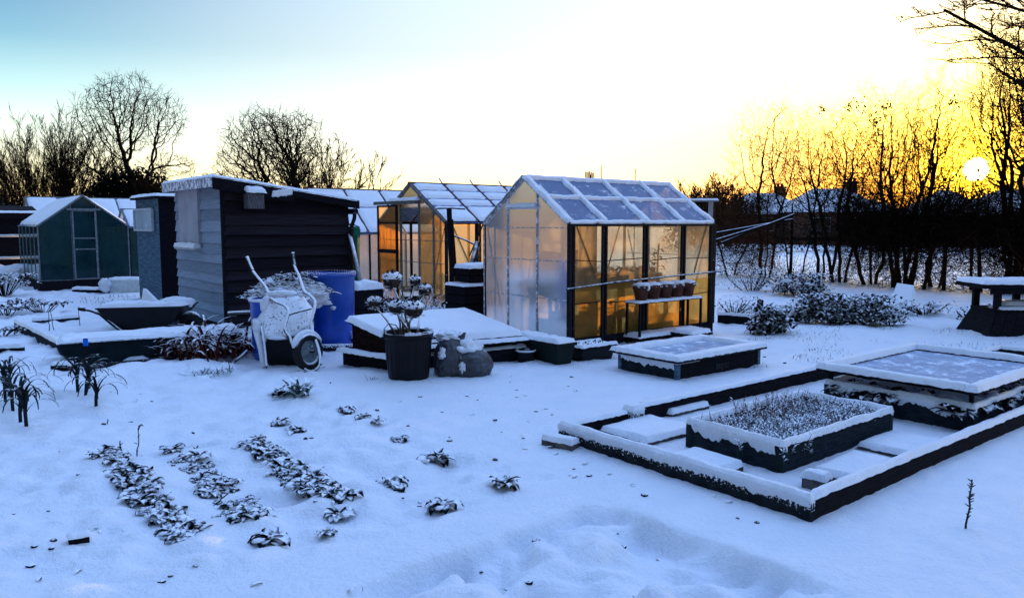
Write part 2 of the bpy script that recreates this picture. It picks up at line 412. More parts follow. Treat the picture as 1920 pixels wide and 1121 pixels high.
# ------------------------------------------------------------------ glasshouses
def greenhouse(name, label, O, L, W, eave, ridge, bays, gcols, mats, rot=ROT, base=.1, roofbars=True, snow_side=True,
               door=None, midrail=None, seams=(), braces=True, roof_t=.035, roof_rows=(), roofmat='roofglass', full_snow=False,
               bar=.028, group=None, gable_open=None, basemat='board_bare', near_gable=True, sidebar='alu_dark', extend=0.0):
    """local x along the ridge, y across; bays = x of the side bars, gcols = y of the gable bars"""
    t = thing(name, label, 'greenhouse', (O.x, O.y, 0), rot, group)
    b = MB(); bz = base
    b.box(-.03, L + .03, -.03, .05, -.12, bz); b.box(-.03, L + .03, W - .05, W + .03, -.12, bz)
    b.box(-.03, .05, .05, W - .05, -.12, bz); b.box(L - .05, L + .03, .05, W - .05, -.12, bz)
    b.build('plinth', M[basemat], t)
    rz = lambda y: eave + (ridge - eave) * (1 - abs(y - W / 2) / (W / 2))
    f = MB()
    for y in (0, W):
        for x in bays: f.bar((x, y, bz), (x, y, eave), bar * (1.3 if x in (0, L) else 1), bar * 1.3)
        f.bar((-.02, y, eave), (L + .02, y, eave), bar * 1.5, bar * 1.5); f.bar((0, y, bz + .01), (L, y, bz + .01), bar * 1.1)
        if midrail: f.bar((0, y, midrail), (L, y, midrail), bar * .8)
    sg = -1 if mats.get('sgn') else 1
    if braces:
        for y in (0.012, W - .012):
            f.bar((.12, y, eave), (.12 + .38, y, eave * .55), .016); f.bar((L - .12, y, eave), (L - .4, y, eave * .55), .016)
    f.build('side_frame', M[sidebar], t)
    for x, near in ((0, 1), (L, 0)):
        g = MB()
        for y in gcols:
            if y in (0, W): continue
            g.bar((x, y, bz), (x, y, rz(y)), bar * .9, bar * 1.1)
        for y in (0, W): g.bar((x - .004, y, eave), (x - .004, W / 2, ridge), bar * 1.5)
        for y in (0, W): g.bar((x - .006, y, bz), (x - .006, y, eave), bar * .9)
        g.bar((x, 0, bz + .01), (x, W, bz + .01), bar)
        for z in seams: g.bar((x, 0.02, z), (x, W - .02, z), .008, .012)
        if braces:
            g.bar((x + .012, .06, eave * .95), (x + .012, W * .26, bz + .02), .016); g.bar((x + .012, W - .06, eave * .95), (x + .012, W * .74, bz + .02), .016)
        g.build('gable_frame', M[mats.get('gbar', 'alu')], t)
    r = MB()
    r.bar((-.04 - extend, W / 2, ridge + .01), (L + .04, W / 2, ridge + .01), .05, .045)
    for x in bays:
        for s in (0, W): r.bar((x, s, eave + .012), (x, W / 2, ridge + .012), bar * .9, bar)
    r.build('ridge_bar', M[mats.get('ridge', 'alu')], t)
    m = MB(); zl_ = mats.get('lz', bz)
    m.quad((0, 0, zl_), (L, 0, zl_), (L, 0, eave), (0, 0, eave)); m.build('side_glazing', M[mats['side']], t)
    if zl_ > bz: m = MB(); m.quad((0, 0, bz), (L, 0, bz), (L, 0, zl_), (0, 0, zl_)); m.build('lower_side_glazing', M['glow_pane'], t)
    m = MB()
    m.quad((0, W, bz), (L, W, bz), (L, W, eave), (0, W, eave)); m.build('side_glazing', M[mats.get('far', mats['side'])], t)
    for x in (0, L):
        m = MB()
        if x == 0 and gable_open:
            y0, y1, zt = gable_open
            m.poly([(0, 0, bz), (0, y0, bz), (0, y0, rz(y0)), (0, 0, eave)])
            m.poly([(0, y1, bz), (0, W, bz), (0, W, eave), (0, y1, rz(y1))])
            m.poly([(0, y0, zt), (0, y1, zt), (0, y1, rz(y1)), (0, W / 2, ridge), (0, y0, rz(y0))] if y0 < W / 2 < y1 else [(0, y0, zt), (0, y1, zt), (0, y1, rz(y1)), (0, y0, rz(y0))])
        else:
            m.poly([(x, 0, bz), (x, W, bz), (x, W, eave), (x, W / 2, ridge), (x, 0, eave)])
        m.build('gable_glazing', M[mats['gable'] if x == 0 else mats.get('far', mats['gable'])], t)
    # roofs
    S = math.hypot(W / 2, ridge - eave); ca, sa = (W / 2) / S, (ridge - eave) / S
    for side in (0, 1):
        y0 = 0 if side == 0 else W; k = 1 if side == 0 else -1
        m = MB(); ov = .05
        m.quad((-.02, y0 - k * ov * ca, eave - ov * sa + .02), (L + .02, y0 - k * ov * ca, eave - ov * sa + .02), (L + .02, W / 2, ridge + .02), (-.02, W / 2, ridge + .02))
        m.build('roof_glazing', M[roofmat], t)
        up = (0, -k * sa, ca)
        fn = lambda x, s, x0=0: Vector((x0 + x, y0 + k * s * ca, eave + s * sa + .022))
        sn = MB()
        if full_snow:
            xs = [0] + [x for x in bays if 0 < x < L] + [L]; ys = [0] + list(roof_rows) + [S]
            for i in range(len(xs) - 1):
                for j in range(len(ys) - 1):
                    x0, s0 = xs[i] + .02, ys[j] + .015
                    sn.pad(lambda x, s: fn(x + x0, s + s0), xs[i+1] - xs[i] - .04, ys[j+1] - ys[j] - .03, roof_t, .09, R.random() * 99, up, jit=.6, over=.003)
        else:
            for i, x in enumerate(bays):                # snow left along the bars, wider on one side
                w = .085 + .03 * R.random(); x0 = x - w * (.3 if 0 < x < L else .5)
                sn.pad(lambda a, s: fn(a + x0, s), w, S, roof_t, .03, R.random() * 99, up, jit=.9, rough=.6)
                if 0 <= x < L - .1:
                    x1 = x + .07; s1 = S * .12 * R.random()
                    for (q0, q1) in ((.02, .42), (.5, .8)):
                        ww = .05 + .08 * R.random()
                        sn.pad(lambda a, s: fn(a * (.4 + .6 * s / S) + x1, s + q0 * S), ww, (q1 - q0) * S, roof_t * .5, .03, R.random() * 99, up, jit=2.4, rough=.9)
            for s in roof_rows: sn.pad(lambda a, q: fn(a, q + s - .03), L, .06, roof_t * .9, .03, R.random() * 99, up, jit=.8, rough=.6)
            sn.pad(lambda a, q: fn(a, q + S - .07), L, .07, roof_t, .03, R.random() * 99, up, jit=.6)
            sn.pad(lambda a, q: fn(a, q - .03), L, .06, roof_t * .7, .03, R.random() * 99, up, jit=1.2, rough=.9)
        sn.build('roof_snow', M['snow'], t, True)
    return t

# ---- main greenhouse
O = P(1066, 654)
Lm = along(O, AX, 1331); Wm = along(O, BX, 910)
cols = [0, along(O, AX, 1131), along(O, AX, 1207), along(O, AX, 1277), Lm]
gc = [0, along(O, BX, 1007), along(O, BX, 953), Wm]
MAIN = greenhouse('greenhouse', 'frosted aluminium greenhouse glowing amber inside, shelf of pots at its side', O, Lm, Wm, 1.6, 2.22, cols, gc,
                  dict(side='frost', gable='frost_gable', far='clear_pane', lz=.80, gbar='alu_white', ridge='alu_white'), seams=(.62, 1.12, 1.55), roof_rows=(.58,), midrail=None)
g = MB()
for i in range(1, 4):
    for dx in (-.045, .02): g.bar((cols[i] + dx, -.015, .1), (cols[i] + dx, -.015, 1.58), .03)
g.bar((-.01, -.02, .1), (-.01, -.02, 1.6), .05); g.bar((.06, -.02, .1), (.06, -.02, 1.58), .03)
g.bar((Lm - .05, -.02, .1), (Lm - .05, -.02, 1.6), .05); g.bar((Lm + .02, -.01, .1), (Lm + .02, -.01, 1.6), .06)
for z in (.55, 1.12): 
    for i in range(4): g.bar((cols[i] + .05, -.006, z + R.uniform(-.03, .03)), (cols[i + 1] - .06, -.006, z + R.uniform(-.03, .03)), .008, .012)
g.bar((-.03, -.03, 1.585), (Lm + .03, -.03, 1.585), .06, .035)
g.build('glazing_bars', M['alu_dark'], MAIN)
g = MB(); g.pad(lambda x, y: Vector((-.05 + x, gc[1] + y, 1.83)), .07, gc[2] - gc[1], .05, .02, 3); g.box(-.04, .0, gc[1], gc[2], 1.8, 1.83)
g.build('door_head', M['snow'], MAIN, True)
g = MB(); g.tube([(-.1, -.07, .78), (.8, -.08, .83), (1.9, -.08, .86), (Lm + .22, -.07, .89)], .013, 6)
tag(g.build('garden_cane', M['metal_dark'], None, loc=(O.x, O.y, 0), rotz=ROT), 'long thin cane tied across the glowing greenhouse side above the pots', 'cane')
# inside: bench, trays, boxes
def local(x, y, z=0, o=None): o = o or O; return Vector((o.x + AX.x * x + BX.x * y, o.y + AX.y * x + BX.y * y, z))
b = thing('staging_bench', 'long dark staging bench showing through the frosted greenhouse side', 'bench', local(.15, .25), ROT)
m = MB(); m.box(0, 2.2, 0, .62, .70, .75); m.build('bench_top', M['board_bare'], b)
for x in (.05, 1.1, 2.1):
    for y in (.04, .56):
        m = MB(); m.box(x, x + .05, y, y + .05, 0, .70); m.build('leg', M['board_bare'], b)
for i, (x, w, h, y) in enumerate(((.02, .28, .5, .1), (.42, .5, .17, .08), (1.0, .5, .15, .1), (1.56, .45, .13, .1))):
    m = MB(); z = .752
    m.hexa([(x, y, z), (x + w, y, z), (x + w, y + .36, z), (x, y + .36, z)], [(x - .02, y - .02, z + h), (x + w + .02, y - .02, z + h), (x + w + .02, y + .38, z + h), (x - .02, y + .38, z + h)])
    for k in range(26 if i else 0): m.leaf((x + R.random() * w, y + .3 * R.random(), z + h), R.random() * 6.3, .16, .05, 1.0, 1.2, 3)
    tag(m.build('seed_tray' if i else 'storage_box', M['plastic_black'], None, loc=local(.15, .25), rotz=ROT),
        ['tall dark box on the bench near the greenhouse corner', 'planted seed tray on the bench, nearest the tall box', 'planted seed tray in the middle of the greenhouse bench', 'planted seed tray on the bench end nearest the hedge'][i], 'box' if i == 0 else 'tray')
for (x, y, w, d, h, mm, nm, lb, ct) in ((.15, .35, .42, .5, .36, 'board_bare', 'storage_crate', 'dark crate on the greenhouse floor behind the corner pane', 'crate'),
        (.85, .30, .34, .4, .52, 'plastic_black', 'storage_crate', 'taller black crate under the greenhouse bench behind the stand of pots', 'crate'),
        (1.27, .12, .16, .12, .34, 'teal_plastic', 'watering_can', 'teal can glimpsed low behind the greenhouse pane below the pots', 'watering can'),
        (1.55, .14, .42, .3, .52, 'paper_sack', 'compost_sack', 'pale blue sack slumped inside the greenhouse below the pots', 'sack'),
        (2.2, .2, .4, .3, .24, 'board_bare', 'storage_crate', 'low dark crate inside the brightest end of the greenhouse', 'crate')):
    m = MB()
    if nm == 'storage_crate':
        m.box(x, x + w, y, y + d, .0, h); 
        for k in range(4): m.box(x - .012, x, y + d * k / 4 + .01, y + d * (k + 1) / 4 - .01, .02, h - .01)
    elif nm == 'watering_can':
        m.lathe([(.07, 0), (.08, .02), (.075, .22), (.05, .26), (.05, .28)], 14, (x + .08, y + .06, .0)); m.tube([(x + .14, y + .06, .06), (x + .24, y + .06, .2), (x + .3, y + .06, .32)], .014)
        m.tube([(x + .03, y + .06, .24), (x + .08, y + .06, .36), (x + .14, y + .06, .24)], .009)
    else: m.blob((x + w / 2, y + d / 2, h * .45), h * .5, 3, .25, 2, (.85, .55, 1), 4)
    tag(m.build(nm, M[mm], None, nm == 'compost_sack', local(0, 0), ROT), lb, ct)
for k, (x, y) in enumerate(((2.32, .55), (2.5, .9))):
    m = MB(); m.tube([(0, 0, 0), (.01, 0, .8), (.03, .01, 1.3)], .014)
    for i in range(20): m.leaf((.01, 0, .25 + i * .05), R.random() * 6.3, .2, .06, .3, 1.6, 3)
    tag(m.build('staked_plant', M['dryveg'], None, loc=local(x, y)), ['staked dry plant silhouetted in the bright end of the greenhouse', 'second dry plant deeper in the bright end of the greenhouse'][k], 'plant')

# ---- second greenhouse, with the sliding door open
O2 = D(838, 592, 13.5); O2.z = 0
W2 = along(O2, BX, 714); L2 = 3.6
y0 = along(O2, BX, 788); y1 = along(O2, BX, 754)
GH2 = greenhouse('greenhouse', 'older greenhouse behind with its sliding door open and snowy roof panes', O2, L2, W2, 1.62, 2.34,
                 [0, .72, 1.44, 2.16, 2.88, L2], [0, y0 * .45, y0, y1, W2],
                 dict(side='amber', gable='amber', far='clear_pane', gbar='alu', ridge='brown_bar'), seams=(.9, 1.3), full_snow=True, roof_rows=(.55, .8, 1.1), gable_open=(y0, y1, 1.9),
                 roof_t=.03, bar=.035, braces=True)
d = MB(); a, c = along(O2, BX, 752), along(O2, BX, 718)
for y in (a, c): d.bar((-.07, y, .12), (-.07, y, 1.95), .04)
for z in (.14, 1.08, 1.62, 1.94): d.bar((-.07, a, z), (-.07, c, z), .035 if z != 1.08 else .07)
DR = d.build('sliding_door', M['alu_dark'], GH2)
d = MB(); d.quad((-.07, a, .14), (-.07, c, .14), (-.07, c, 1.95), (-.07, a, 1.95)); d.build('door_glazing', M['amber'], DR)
d = MB(); d.box(-.1, -.03, y0 - .02, W2 + .05, 1.97, 2.03); d.build('door_track', M['alu'], GH2)
d = MB(); d.pad(lambda x, y: Vector((-.12 + x, y0 - .04 + y, 2.03)), .12, (y1 - y0) + .3, .06, .03, 5); d.build('track_snow', M['snow'], GH2, True)
for x in (.72, 1.44, 2.16, 2.88):
    d = MB(); d.bar((x, W2 / 2 - .02, 2.33), (x, W2 / 2 + .12, 2.47), .02); d.build('bar_end', M['metal_dark'], GH2)
bb = thing('staging_bench', 'dark bench inside the older greenhouse, seen through its open doorway', 'bench', local(.7, .35, 0, O2), ROT)
m = MB(); m.box(0, 2.6, 0, .55, .72, .78); m.build('bench_top', M['board_bare'], bb)
for x in (.05, 1.2, 2.5):
    m = MB(); m.box(x, x + .06, .05, .11, 0, .72); m.build('leg', M['board_bare'], bb)
m = MB()
for k in range(60): m.strap((R.random() * 1.6, R.random() * .5, 0), R.random() * 6.3, R.uniform(.3, .6), .02, 1.3, R.uniform(.3, 1.4))
tag(m.build('dry_plant', M['dryveg'], None, loc=local(1.0, y0 + .1, .0, O2), rotz=ROT), 'dark withered plants filling the doorway floor of the older greenhouse', 'plant')

# ---- greenhouse behind the shed
O3 = D(622, 420 + CAMH * F / 17.2, 17.2); O3.z = 0
greenhouse('greenhouse', 'long white roofed greenhouse seen past the right end of the dark shed', O3, 2.9, 2.6, 1.38, 2.42, [0, .97, 1.93, 2.9], [0, .9, 1.7, 2.6],
           dict(side='pale_amber', gable='pale_amber', gbar='alu', ridge='brown_bar'), full_snow=True, roof_rows=(.95,), roof_t=.03, bar=.03)
# ---- left greenhouse (gable to us)
OL = D(77, 420 + CAMH * F / 18.6, 18.6); OL.z = 0
WL = along(OL, AX, 245)
OLr = OL + AX * WL
t = GHL = greenhouse('greenhouse', 'green stained greenhouse with a closed central door and snow covered roof', OLr, 3.4, WL, 1.55, 2.29, [0, .68, 1.36, 2.04, 2.72, 3.4],
               [0, WL * .36, WL * .64, WL], dict(side='greenglass', gable='greenglass', gbar='alu', ridge='alu'), rot=ROT + math.pi / 2, full_snow=True, roof_rows=(), base=.22, bar=.022, seams=(), sidebar='alu')
d = MB(); a, c = WL * .36 + .03, WL * .64 - .03
for y in (a, c): d.bar((-.045, y, .24), (-.045, y, 1.92), .035)
for z in (.25, .98, 1.25, 1.92): d.bar((-.045, a, z), (-.045, c, z), .03)
DL = d.build('door', M['alu'], t)
d = MB(); d.quad((-.045, a, .25), (-.045, c, .25), (-.045, c, 1.92), (-.045, a, 1.92)); d.build('door_glazing', M['greenglass'], DL)
d = MB(); d.box(-.09, -.02, a - .12, c + .12, 1.93, 1.98); d.build('door_track', M['alu'], t)
for (x, y, w, d_, h, lb) in ((.35, .1, .5, .45, .62, 'dark crate low inside the green stained greenhouse right of its door'), (.3, 1.35, 1.6, .5, .5, 'dark low box inside the green stained greenhouse left of its door')):
    m = MB(); m.box(x, x + w, y, y + d_, 0, h); m.box(x - .02, x + w + .02, y - .02, y + d_ + .02, h, h + .04)
    tag(m.build('storage_crate', M['board_bare'], None, loc=(OLr.x, OLr.y, 0), rotz=ROT + math.pi / 2), lb, 'crate')
# ---- greenhouse behind it, and one at its right
O4 = D(66, 420 + CAMH * F / 25.5, 25.5); O4.z = 0
greenhouse('greenhouse', 'snow roofed greenhouse standing directly behind the green stained one', O4, 4.6, 2.4, 1.55, 2.5, [0, .92, 1.84, 2.76, 3.68, 4.6], [0, .8, 1.6, 2.4],
           dict(side='frost_gable', gable='frost_gable', gbar='alu', ridge='alu'), full_snow=True, roof_t=.03, bar=.035)
O5 = D(247, 420 + CAMH * F / 21.3, 21.3); O5.z = 0
greenhouse('greenhouse', 'narrow snow topped greenhouse wedged between green greenhouse and blue shed', O5, 1.6, 1.6, 1.5, 2.0, [0, .8, 1.6], [0, .55, 1.05, 1.6],
           dict(side='greenglass', gable='frost_gable', gbar='alu', ridge='alu'), full_snow=True, roof_t=.03)

# ------------------------------------------------------------------ sheds
def lap_wall(m, u0, u1, z0, z1f, fn, bh=.165, th=.022, jit=.006, seed=0):
    """lapped boards; fn(u, out, z) places a point; z1f(u) the top edge"""
    z = z0; k = 0; rr = random.Random(seed)
    zt = max(z1f(u0), z1f(u1))
    while z < zt - .02:
        h = bh * rr.uniform(.9, 1.12); j0, j1 = rr.uniform(-jit, jit), rr.uniform(-jit, jit)
        a0, a1 = min(z + h + .02, z1f(u0)), min(z + h + .02, z1f(u1))
        t0 = th * rr.uniform(.85, 1.3); n = 14; vs = []; fs = []
        w = lambda s_: n3(s_ * 4 + seed, k * 3.1) * jit * 1.2
        for q in range(n + 1):
            s_ = q / n; us = u0 + (u1 - u0) * s_; zb = z + j0 * (1 - s_) + j1 * s_ + w(s_); zt_ = max(zb + .002, min(z + h + .02, z1f(us))); o_ = t0 + w(s_ + 7) * .8
            vs += [fn(us, 0, zb), fn(us, o_, zb), fn(us, .004, zt_), fn(us, 0, zt_)]
        for q in range(n):
            a_ = q * 4
            for e in range(4): fs.append((a_ + e, a_ + (e + 1) % 4, a_ + 4 + (e + 1) % 4, a_ + 4 + e))
        fs += [(0, 1, 2, 3), tuple(n * 4 + e for e in (3, 2, 1, 0))]
        m.add(vs, fs)
        z += h; k += 1
OS = P(425, 614)
LS = along(OS, AX, 657); WS = along(OS, BX, 337)
zS = zat(OS, 343); zE = zat(OS + AX * LS, 382); 
sh = thing('wooden_shed', 'weathered lap board garden shed, dark on one side, with sloping roof', 'shed', (OS.x, OS.y, 0), ROT)
top = lambda x: zS + (zE - zS) * x / LS
m = MB(); m.hexa([(0.02, .02, -.1), (LS - .02, .02, -.1), (LS - .02, WS - .02, -.1), (.02, WS - .02, -.1)], [(.02, .02, zS - .01), (LS - .02, .02, zE - .01), (LS - .02, WS - .02, zE - .01), (.02, WS - .02, zS - .01)])
m.build('core', M['black_wood'], sh)
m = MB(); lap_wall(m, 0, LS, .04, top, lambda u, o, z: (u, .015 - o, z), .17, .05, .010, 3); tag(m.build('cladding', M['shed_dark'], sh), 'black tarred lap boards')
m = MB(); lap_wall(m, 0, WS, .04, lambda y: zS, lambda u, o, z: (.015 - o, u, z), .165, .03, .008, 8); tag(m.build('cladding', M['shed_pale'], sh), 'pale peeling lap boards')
m = MB(); m.box(-.03, .03, -.03, .02, 0, zS); m.build('corner_post', M['black_wood'], sh)
# boarded window and sill
ya, yb = along(OS, BX, 384), along(OS, BX, 348)
zw0, zw1 = zat(OS + BX * ya, 462), zat(OS + BX * ya, 352)
m = MB(); m.box(-.05, .0, ya, yb, zw0, zw1); w = m.build('boarded_window', mat('faded_panel', (0.36, 0.38, 0.43), .8, var=.12, scale=3, bump=.1), sh)
m = MB(); m.box(-.13, -.0, ya - .03, yb + .05, zw0 - .06, zw0 - .02); m.build('sill', M['pale_wood'], w)
m = MB(); m.pad(lambda x, y: Vector((-.135 + x, ya - .03 + y, zw0 - .02)), .11, yb - ya + .07, .075, .02, 2); m.build('sill_snow', M['snow'], w, True)
# roof
ov = .16
m = MB(); z0, z1 = top(-ov) + .01, top(LS + .14) + .01
m.hexa([(-ov, -.1, z0), (LS + .14, -.1, z1), (LS + .14, WS + .12, z1), (-ov, WS + .12, z0)], [(-ov, -.1, z0 + .05), (LS + .14, -.1, z1 + .05), (LS + .14, WS + .12, z1 + .05), (-ov, WS + .12, z0 + .05)])
rf = m.build('roof', M['board_bare'], sh)
m = MB(); m.hexa([(-ov - .012, -.125, z0 - .13), (LS * .52, -.125, top(LS * .52) - .13), (LS * .52, -.1, top(LS * .52) - .13), (-ov - .012, -.1, z0 - .13)],
                 [(-ov - .012, -.125, z0 + .06), (LS * .52, -.125, top(LS * .52) + .07), (LS * .52, -.1, top(LS * .52) + .07), (-ov - .012, -.1, z0 + .06)])
m.hexa([(LS * .52, -.122, top(LS * .52) - .05), (LS + .15, -.122, z1 - .08), (LS + .15, -.1, z1 - .08), (LS * .52, -.1, top(LS * .52) - .05)],
       [(LS * .52, -.122, top(LS * .52) + .07), (LS + .15, -.122, z1 + .06), (LS + .15, -.1, z1 + .06), (LS * .52, -.1, top(LS * .52) + .07)])
m.build('fascia', M['black_wood'], rf)
m = MB(); m.box(-ov - .02, -ov, -.1, WS + .12, z0 - .1, z0 + .06); tag(m.build('fascia', mat('frosted_fascia', (.3, .33, .38), .8, var=.2, scale=8, patch=(.47, 12)), rf), 'frost covered end board')
m = MB(); m.pad(lambda x, y: Vector((-ov - .02 + x, -.12 + y, z0 + .052 + (z1 - z0) * x / (LS + ov + .14))), LS + ov + .16, WS + .24, .05, .05, 9); m.build('roof_snow', M['snow'], rf, True)
m = MB(); m.pad(lambda x, y: Vector((LS * .36 + x, -.128 - .002 * y, top(LS * .36 + x) - .1 + x * .3 + y)), .3, .09, .02, .015, 12, (0, -1, 0), jit=2.5, rough=1); m.build('stuck_snow', M['snow'], rf, True)
m = MB(); m.tube([(LS + .07, -.14, zE - .13), (LS + .07, WS + .1, zE - .13)], .05, 8); m.tube([(LS + .06, -.12, zE - .16), (LS + .06, -.1, zE - .25), (LS + .01, -.08, zE - .4), (LS + .01, -.06, .1)], .034, 8)
m.build('gutter', M['plastic_black'], sh)
# bird box
bx = along(OS, AX, 478); zb = zat(OS + AX * bx, 376)
q = thing('bird_box', 'small grey nest box with snowy lid fixed to the dark shed wall', 'bird box', local(bx, -.13, zb, OS), ROT)
m = MB(); m.hexa([(-.125, -.1, -.13), (.125, -.1, -.13), (.125, .1, -.13), (-.125, .1, -.13)], [(-.125, -.1, .1), (.125, -.1, .1), (.125, .1, .17), (-.125, .1, .17)]); m.build('box_body', mat('nest_box_wood', (.10, .10, .11), .85, var=.4, scale=9, stretch=(8, 8, 1)), q)
m = MB(); m.hexa([(-.14, -.13, .1), (.14, -.13, .1), (.14, .1, .175), (-.14, .1, .175)], [(-.14, -.13, .12), (.14, -.13, .12), (.14, .1, .195), (-.14, .1, .195)]); m.build('lid', M['board_bare'], q)
m = MB(); m.pad(lambda x, y: Vector((-.14 + x, -.13 + y, .12 + y * .32)), .28, .23, .055, .02, 4); m.build('lid_snow', M['snow'], q, True)

# narrow blue shed
OP = P(305, 570); WP = along(OP, BX, 263); zP = zat(OP, 372)
sp = thing('tool_shed', 'tall narrow blue grey shed with a pale window panel, left of lap board shed', 'shed', (OP.x, OP.y, 0), ROT)
m = MB(); m.box(0, 1.15, 0, WP, -.1, zP); m.build('side_walls', M['black_wood'], sp)
m = MB(); lap_wall(m, 0, WP, .03, lambda y: zP, lambda u, o, z: (-.001 - o * .6, u, z), .22, .012, .004, 5); tag(m.build('cladding', M['blue_board'], sp), 'blue grey front boards')
ya, yb = along(OP, BX, 298), along(OP, BX, 264.5); za, zb_ = zat(OP + BX * ya, 432), zat(OP + BX * ya, 392)
m = MB(); m.box(-.05, -.015, ya, yb, za, zb_); w = m.build('window', mat('frosted_window', (.33, .45, .52), .35, var=.15, scale=2, bump=.05, patch=(.62, 4)), sp)
m = MB()
for (p, q_) in (((ya, za), (yb, za)), ((ya, zb_), (yb, zb_)), ((ya, za), (ya, zb_)), ((yb, za), (yb, zb_))): m.bar((-.06, p[0], p[1]), (-.06, q_[0], q_[1]), .045)
m.build('window_frame', M['pale_wood'], w)
m = MB(); m.box(-.1, 1.25, -.08, WP + .08, zP, zP + .05); r_ = m.build('roof', M['board_bare'], sp)
m = MB(); m.pad(lambda x, y: Vector((-.1 + x, -.08 + y, zP + .05)), 1.35, WP + .16, .055, .05, 6); m.build('roof_snow', M['snow'], r_, True)
m = MB(); m.box(.25, 1.2, .2, .5, zP + .05, zP + .16); m.build('roof_batten', M['board_bare'], r_)

# low black shed far left
OB = D(67, 420 + CAMH * F / 22.6, 22.6); OB.z = 0
sb = thing('black_shed', 'low black shed with snow lined roof edges at the left edge', 'shed', (OB.x, OB.y, 0), ROT)
m = MB(); m.box(-3.4, .2, 0, 2.2, -.1, 1.75); m.build('walls', M['black_wood'], sb)
m = MB(); m.hexa([(-3.6, -.1, 1.75), (.3, -.1, 1.75), (.3, 2.3, 2.1), (-3.6, 2.3, 2.1)], [(-3.6, -.1, 1.8), (.3, -.1, 1.8), (.3, 2.3, 2.16), (-3.6, 2.3, 2.16)]); r_ = m.build('roof', M['board_bare'], sb)
for (xa, xb) in ((-3.6, -1.25), (-1.2, .3)):
    m = MB(); h = .12 if xa > -2 else 0
    m.pad(lambda x, y: Vector((xa + x, -.1 + y, 1.8 + h + y * .15)), xb - xa, .5 if h == 0 else .16, .04, .05, xa); m.build('roof_snow', M['snow'], r_, True)
m = MB(); m.box(-1.2, .28, -.09, .3, 1.8, 1.92); m.build('roof_upstand', M['board_bare'], r_)
for k, z in enumerate((1.25, .62)):
    m = MB(); m.bar((-3.4, -.05, z), (.15, -.05, z), .05); m.pad(lambda x, y: Vector((-3.4 + x, -.075 + y, z + .025)), 3.55, .05, .03, .03, k); m.build('wall_rail', M['pale_wood'], sb, True)

# green roll and pipe at the shed end
p = D(662, 420 + CAMH * F / 13.6, 13.6)
q = thing('net_roll', 'upright roll of green netting at the shed corner', 'netting', (p.x, p.y, 0))
m = MB(); m.lathe([(.07, 0), (.1, .05), (.12, .5), (.13, 1.1), (.15, 1.5), (.12, 1.56), (.0, 1.58)], 16, rib=lambda k, z: .1 * math.sin(k * 2.4)); m.build('net', M['green_net'], q, True)
m = MB(); m.tube([(-.16, 0, 1.55), (0, .02, 1.6), (.14, 0, 1.54)], .018); m.build('tie', M['green_net'], q)
m = MB(); m.tube([D(656, 440, 13.2), D(668, 490, 12.9), D(689, 560, 12.3) + Vector((0, 0, -.3))], .032, 8)
tag(m.build('pipe', M['pipe'], None, True), 'pale grey pipe leaning against the green net roll by the shed', 'pipe')
# ------------------------------------------------------------------ raised beds, boards, slabs
def board(name, label, cat, p, q, w, z0, z1, m='board', snow=.035, group=None, over=.008, jit=.3, side=None, seed=None):
    """a plank on edge from p to q (ground points), snow along its top"""
    p, q = Vector((p.x, p.y, 0)), Vector((q.x, q.y, 0)); L = (q - p).length; a = math.atan2(q.y - p.y, q.x - p.x)
    t = thing(name, label, cat, p, a, group); b = MB(); n = max(2, int(L / .25)); sd = seed or R.random() * 50
    for i in range(n):                                       # slightly warped
        f = lambda k: (L * k / n, n3(k * .6 + sd, 2) * .012, n3(k * .5 + sd, 7) * .008)
        (x0, o0, h0), (x1, o1, h1) = f(i), f(i + 1)
        b.hexa([(x0, o0, z0), (x1, o1, z0), (x1, o1 + w, z0), (x0, o0 + w, z0)], [(x0, o0, z1 + h0), (x1, o1, z1 + h1), (x1, o1 + w, z1 + h1), (x0, o0 + w, z1 + h0)])
    b.build('plank', M[m], t)
    if snow:
        s = MB(); s.pad(lambda x, y: Vector((x, y + n3(x * n / L * .6 + sd, 2) * .012, z1 + n3(x * n / L * .5 + sd, 7) * .008)), L, w, snow, .018, sd, over=over, jit=jit, rough=.35)
        s.build('snow_cap', M['snow'], t, True)
    return t
